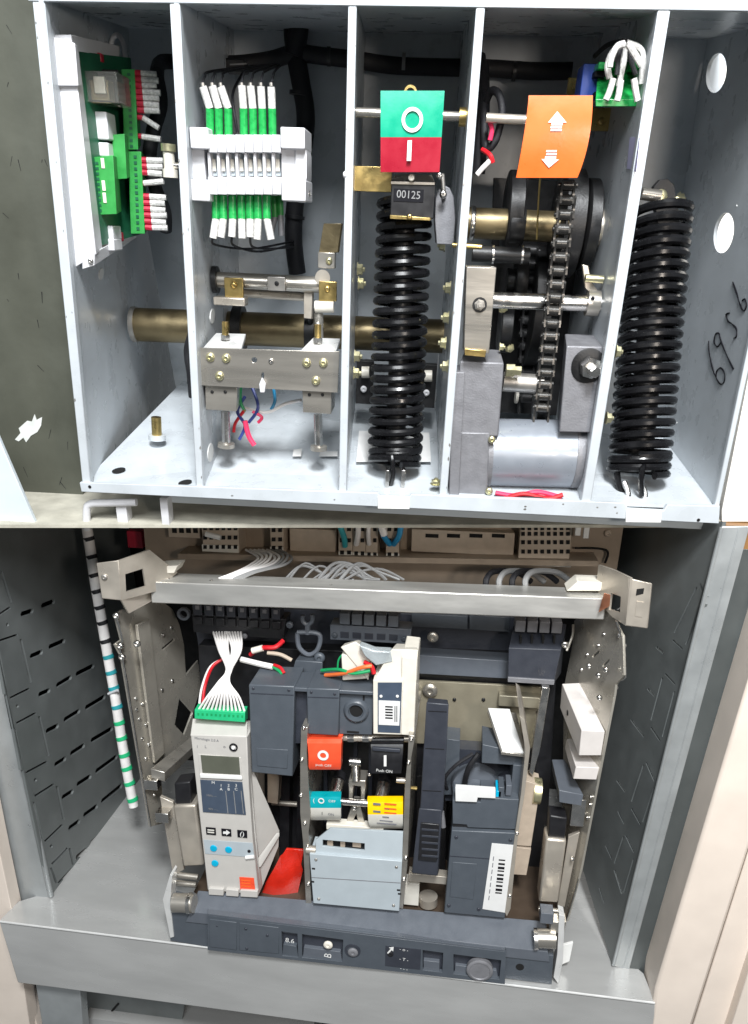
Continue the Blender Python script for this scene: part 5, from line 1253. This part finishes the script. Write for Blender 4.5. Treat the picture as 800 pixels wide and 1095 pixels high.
for (xa, ya, xb, yb) in ((362, 835, 357, 852), (411, 838, 407, 856)):
    C(mc, 'stub_shaft', 'bright_steel', (xa, ya, .075), (xb, yb, .055), 7, 18)
    C(mc, 'rubber_cap', 'black_plastic', (xa + 1.5, ya - 6, .085), (xa, ya, .075), 7.5, 18)
C(mc, 'cross_rod', 'bright_steel', (362, 856.5, .046), (396, 859, .046), 4, 16)
Q(mc, 'lower_yoke', 'steel', [(376, 862), (386, 863), (390, 880), (384, 884), (381, 870), (376, 882), (370, 880)], .055, .08, 0.6)
S(mc, 379, 864, .05, 3, 'bright_steel'); S(mc, 395, 828, .06, 2, 'bright_steel')
C(mc, 'peg', 'warm_steel', (424, 834, .05), (434, 835, .05), 3.2, 10); C(mc, 'peg', 'brass', (436, 842, .05), (446, 843, .05), 2, 8)
for x0, y0 in ((350, 880),): Q(mc, 'white_link', 'ivory', [(349, 881), (361, 882), (410, 886), (410, 890), (349, 887)], .045, .06, 0.6)
def ind(name, label, m, x0, x1, y0, ym, y1):
    t = T(name, label, 'indicator', ((x0 + x1) / 2, y1, .03))
    r1 = [(x0, x1, y0, .044), (x0, x1, lerp(y0, ym, .25), .037), (x0 + .3, x1, lerp(y0, ym, .6), .034), (x0 + .5, x1, ym, .033)]
    r2 = [(x0 + .5, x1, ym, .033), (x0 + 1, x1, lerp(ym, y1, .5), .034), (x0 + 2.4, x1, lerp(ym, y1, .8), .038), (x0 + 3.4, x1 - .5, y1, .045)]
    sheet(t, 'upper_half', m, r1, .004); sheet(t, 'lower_half', 'cream_plastic', r2, .004)
    return t
i1 = ind('contact_indicator', 'teal and white drum indicator reading O OFF above I ON', 'teal_plastic', 327, 364.5, 848, 864, 877)
ring(i1, 'letter_o', 'paint_white', 343.5, 856.5, .0325, 3.4, 2.2, .0006); TX(i1, 'OFF', 355, 857, .0330, 3.2, 'paint_white', -0.03); TX(i1, '(', 335.5, 856, .0330, 5, 'paint_white')
TX(i1, 'I', 344.5, 870, .0324, 4, 'ink'); TX(i1, 'ON', 354, 871, .0326, 3, 'grey_ink', -0.03)
i2 = ind('charge_indicator', 'yellow and white drum indicator for the charged spring', 'yellow_plastic', 393, 431, 853, 871, 886)
for y in (860, 868): B(i2, 'print_bar', 'grey_ink', 399, y - 1, 407, y + 1, .0322, .0328, 0)
for y in (860, 865, 869.5): B(i2, 'print_line', 'orange_button', 411, y - .5, 424, y + .5, .0322, .0328, 0)
TX(i2, 'OK', 414, 865, .0322, 2.6, 'grey_ink')
for j, y in enumerate((874, 878, 881)): B(i2, 'print_line', 'grey_ink', 409 - j * 3, y - .5, 416 + j * 4, y + .5, .0322 + j * .0012, .033 + j * .0012, 0)
gcv = T('front_cover', 'pale grey metal cover below the indicators with a narrow slot', 'cover', (380, 975, .02))
pcv = F.plane((340, 900, .028), (430, 904, .028), (338, 912, .026))
plate(gcv, 'upper_panel', 'pale_grey', pcv, [(338, 898), (353, 886), (431, 890), (430, 921), (337.5, 912)], [[(345, 898), (390, 902), (390, 910), (345, 905)]], .004, 0.4)
B(gcv, 'slot_floor', 'black_plastic', 344, 897, 392, 912, .040, .042, 0)
for x0, x1 in ((350, 356), (364, 369), (377, 386)): B(gcv, 'slot_piece', 'tan_plastic', x0, 900, x1, 906, .036, .040, 0.2)
Q(gcv, 'lower_panel', 'pale_grey', [(331, 913), (430, 921), (427, 974.5), (335, 966)], .0215, .06, 0.8)
for x, y in ((335, 929), (334, 943), (426, 952), (427, 956)): B(gcv, 'notch', 'black_steel', x - 1.5, y - .8, x + 2, y + .8, .0210, .0220, 0)
C(gcv, 'hinge_pin', 'warm_steel', (328, 908, .03), (338, 909, .03), 4.5, 14)

# ---- charging handle, motor unit, film
ch = T('charging_lever', 'tall black spring charging lever right of the mechanism', 'handle', (455, 935, .02))
H(ch, 'grip', 'dark_slate', [(456, 751), (480, 753), (474, 868), (449, 866)], .022, [(458, 746), (479, 748), (474, 860), (452, 858)], .05, 1.5)
H(ch, 'lower_grip', 'dark_slate', [(448, 864), (473, 866), (468, 937), (440, 934)], .018, [(452, 860), (474, 862), (470, 930), (446, 928)], .05, 2.0)
Q(ch, 'grip_pad', 'black_plastic', [(450, 880), (470, 882), (467, 922), (447, 920)], .0155, .0185, 1.0)
C(ch, 'pivot', 'cast_grey', (472, 868, .03), (474, 884, .03), 3, 10)
Q(tl('brown steel strip under the charging lever', 'strip'), 'steel_strip', 'warm_steel', [(437, 934), (478, 938), (477, 946), (436, 942)], .045, .06, 0.4)
C(tl('round steel stud below the black charging lever', 'stud'), 'round_stud', 'warm_steel', (458, 958, .07), (458, 966, .07), 10, 20)
B(tl('cream plastic corner beside the mechanism cover', 'spacer'), 'spacer_block', 'cream_plastic', 432, 945, 448, 968, .06, .08)
mu = T('charging_motor', 'slate charging motor unit with barcode label at the right', 'motor unit', (512, 980, .03))
Q(mu, 'lower_case', 'slate', [(483, 888), (552, 891), (540, 982), (475, 976)], .026, .10, 1.2)
Q(mu, 'upper_case', 'slate', [(484, 856), (514, 858), (514, 853), (555, 855), (552, 887), (500, 885), (499, 882), (484, 881)], .030, .10, 0.8)
Q(mu, 'joint', 'black_plastic', [(484, 880), (552, 884), (552, 893), (484, 890)], .034, .09, 0)
Q(mu, 'left_frame', 'slate', [(476, 790), (492, 792), (490, 850), (474, 850)], .085, .12, 0.6)
Q(mu, 'cavity', 'dark_slate', [(478, 800), (560, 806), (552, 860), (476, 856)], .095, .12, 0)
Q(mu, 'top_bridge', 'slate', [(516, 796), (562, 806), (561, 819), (515, 816)], .050, .10, 0.8)
Q(mu, 'right_frame', 'slate', [(549, 818), (561, 819), (555, 858), (545, 857)], .045, .10, 0.5)
c = F.p(508, 838, .085); s = F.sc(c)
put(mu, 'gear_cover', MB().lathe(c, AX['d'], [(0, 26 * s), (.012, 24 * s), (.013, 12 * s), (.018, 11 * s), (.019, 8 * s)], 30), 'light_slate')
put(mu, 'gear', MB().lathe(F.p(545, 838, .085), AX['d'], [(0, 16 * s), (.01, 15 * s), (.011, 6 * s)], 24), 'dark_slate')
W(mu, 'spring_wire', 'cable', [(506, 806, .06), (488, 818, .055), (476, 832, .055), (478, 844, .06)], 2.0)
W(mu, 'spring_wire', 'black_plastic', [(512, 806, .06), (501, 822, .055), (496, 842, .06)], 3.0)
Q(mu, 'white_insert', 'paper', [(487, 842), (530, 845), (530, 854), (511, 853), (510, 858), (487, 857)], .026, .034, 0.6)
for x, y, m_ in ((536, 848, 'slate'), (544, 846, 'light_slate'), (533, 852, 'cyan_plastic')): B(mu, 'connector_pin', m_, x - 3, y - 6, x + 3, y + 5, .034, .06, 0.6)
H(mu, 'name_plate', 'paper', [(537, 802), (560, 804), (560, 806), (537, 804)], .036, [(522, 757), (545, 758), (545, 760), (522, 759)], .10, 0.3)
H(mu, 'plate_holder', 'steel', [(536, 804), (563, 807), (563, 810), (536, 807)], .036, [(521, 760), (552, 762), (552, 765), (521, 763)], .10, 0.3)
Q(mu, 'side_plate', 'warm_steel', [(556, 766), (561, 770), (567, 800), (561, 850), (554, 892), (546, 972), (542, 980), (540, 976), (551, 890), (557, 850), (562, 802)], .024, .12, 0.4)
lbp = F.plane((525, 902, .0256), (548, 905, .0256), (517, 972, .0256))
Q(mu, 'sticker', 'paper', [(526, 902), (549, 904), (540, 976), (516, 972)], .0250, .0259, 0)
for i in range(10): Q(mu, 'barcode_bar', 'ink', [(533.5 - i * .42, 919 + i * 3.9), (540.5 - i * .42, 919.6 + i * 3.9), (540.3 - i * .42, 919.6 + (1.2 + (i * 7 % 3) * .6) + i * 3.9), (533.3 - i * .42, 919 + (1.2 + (i * 7 % 3) * .6) + i * 3.9)], .0245, .0249, 0)
for i in range(7): Q(mu, 'print_line', 'grey_ink', [(527.6 - i * .8, 916 + i * 7), (528.5 - i * .8, 916 + i * 7), (527.9 - i * .8, 920.5 + i * 7), (527 - i * .8, 920.5 + i * 7)], .0246, .0249, 0)
for x, y in ((553, 891), (545, 958)): S(mu, x, y, .024, 2, 'bright_steel')
Q(tl('crumpled red plastic film tucked beside the trip unit', 'film'), 'red_film_sheet', 'red_film', [(306, 908), (325, 909), (321, 930), (315, 958), (280, 956), (284, 944), (296, 924)], .075, .079, 0.8)
put(tl('glossy red plastic fold in front of the red film', 'film'), 'red_film_fold', MB().add([F.p(*q) for q in ((279, 957, .07), (300, 915, .06), (309, 908, .075), (301, 936, .058), (292, 958, .066), (318, 912, .07), (310, 958, .072), (324, 930, .074), (318, 957, .076))], [(0, 1, 3, 4), (1, 2, 3), (3, 2, 5, 6), (4, 3, 6), (6, 5, 7, 8)]), 'red_film')

B(tl('small red plastic terminal guard in the dark beside the left bracket', 'guard'), 'terminal_guard', 'red_plastic', 136, 568, 152, 586, .30, .33, 1.0)

# ---- mould lines, screws and small print on the breaker modules
Q(cv, 'mould_line', 'dark_slate', [(268, 741), (314, 743), (314, 744), (268, 742)], .0396, .0402, 0)
Q(cv, 'mould_line', 'dark_slate', [(329, 745), (362, 746), (362, 747), (329, 746)], .0396, .0402, 0)
Q(cv, 'raised_pad', 'slate', [(274, 800), (308, 802), (307, 822), (275, 819)], .0388, .0402, 0.5)
for x, y in ((271, 736), (309, 738), (333, 740), (358, 742)): S(cv, x, y, .0402, 1.6, 'dark_slate')
for x, y in ((338, 919), (424, 927), (421, 968), (341, 961)): S(gcv, x, y, .0215, 1.7, 'dull_steel')
Q(gcv, 'crease', 'cast_grey', [(333, 938), (429, 944), (429, 944.7), (333, 938.7)], .0212, .0216, 0)
for x, y in ((488, 895), (546, 898), (480, 968), (512, 972)): S(mu, x, y, .026, 2.0, 'dark_slate')
Q(mu, 'mould_line', 'dark_slate', [(481, 915), (524, 918), (524, 919), (481, 916)], .0256, .0262, 0)
Q(mu, 'raised_pad', 'slate', [(484, 922), (510, 924), (506, 962), (481, 959)], .0250, .0262, 0.5)
for i in range(5): Q(ch, 'grip_ridge', 'dark_slate', [(451, 886 + i * 7), (469, 887.5 + i * 7), (468.8, 889.5 + i * 7), (450.8, 888 + i * 7)], .0148, .0157, 0.2)
for x, y in ((462, 760), (459, 800), (456, 845)): Q(ch, 'mould_line', 'black_plastic', [(x - 4, y), (x + 16, y + 1), (x + 16, y + 1.8), (x - 4, y + .8)], .0215, .0223, 0)
for i in range(6): B(bd, 'vent_rib', 'dark_slate', 330 + i * 16, 792, 334 + i * 16, 880, .120, .126, 0.3)
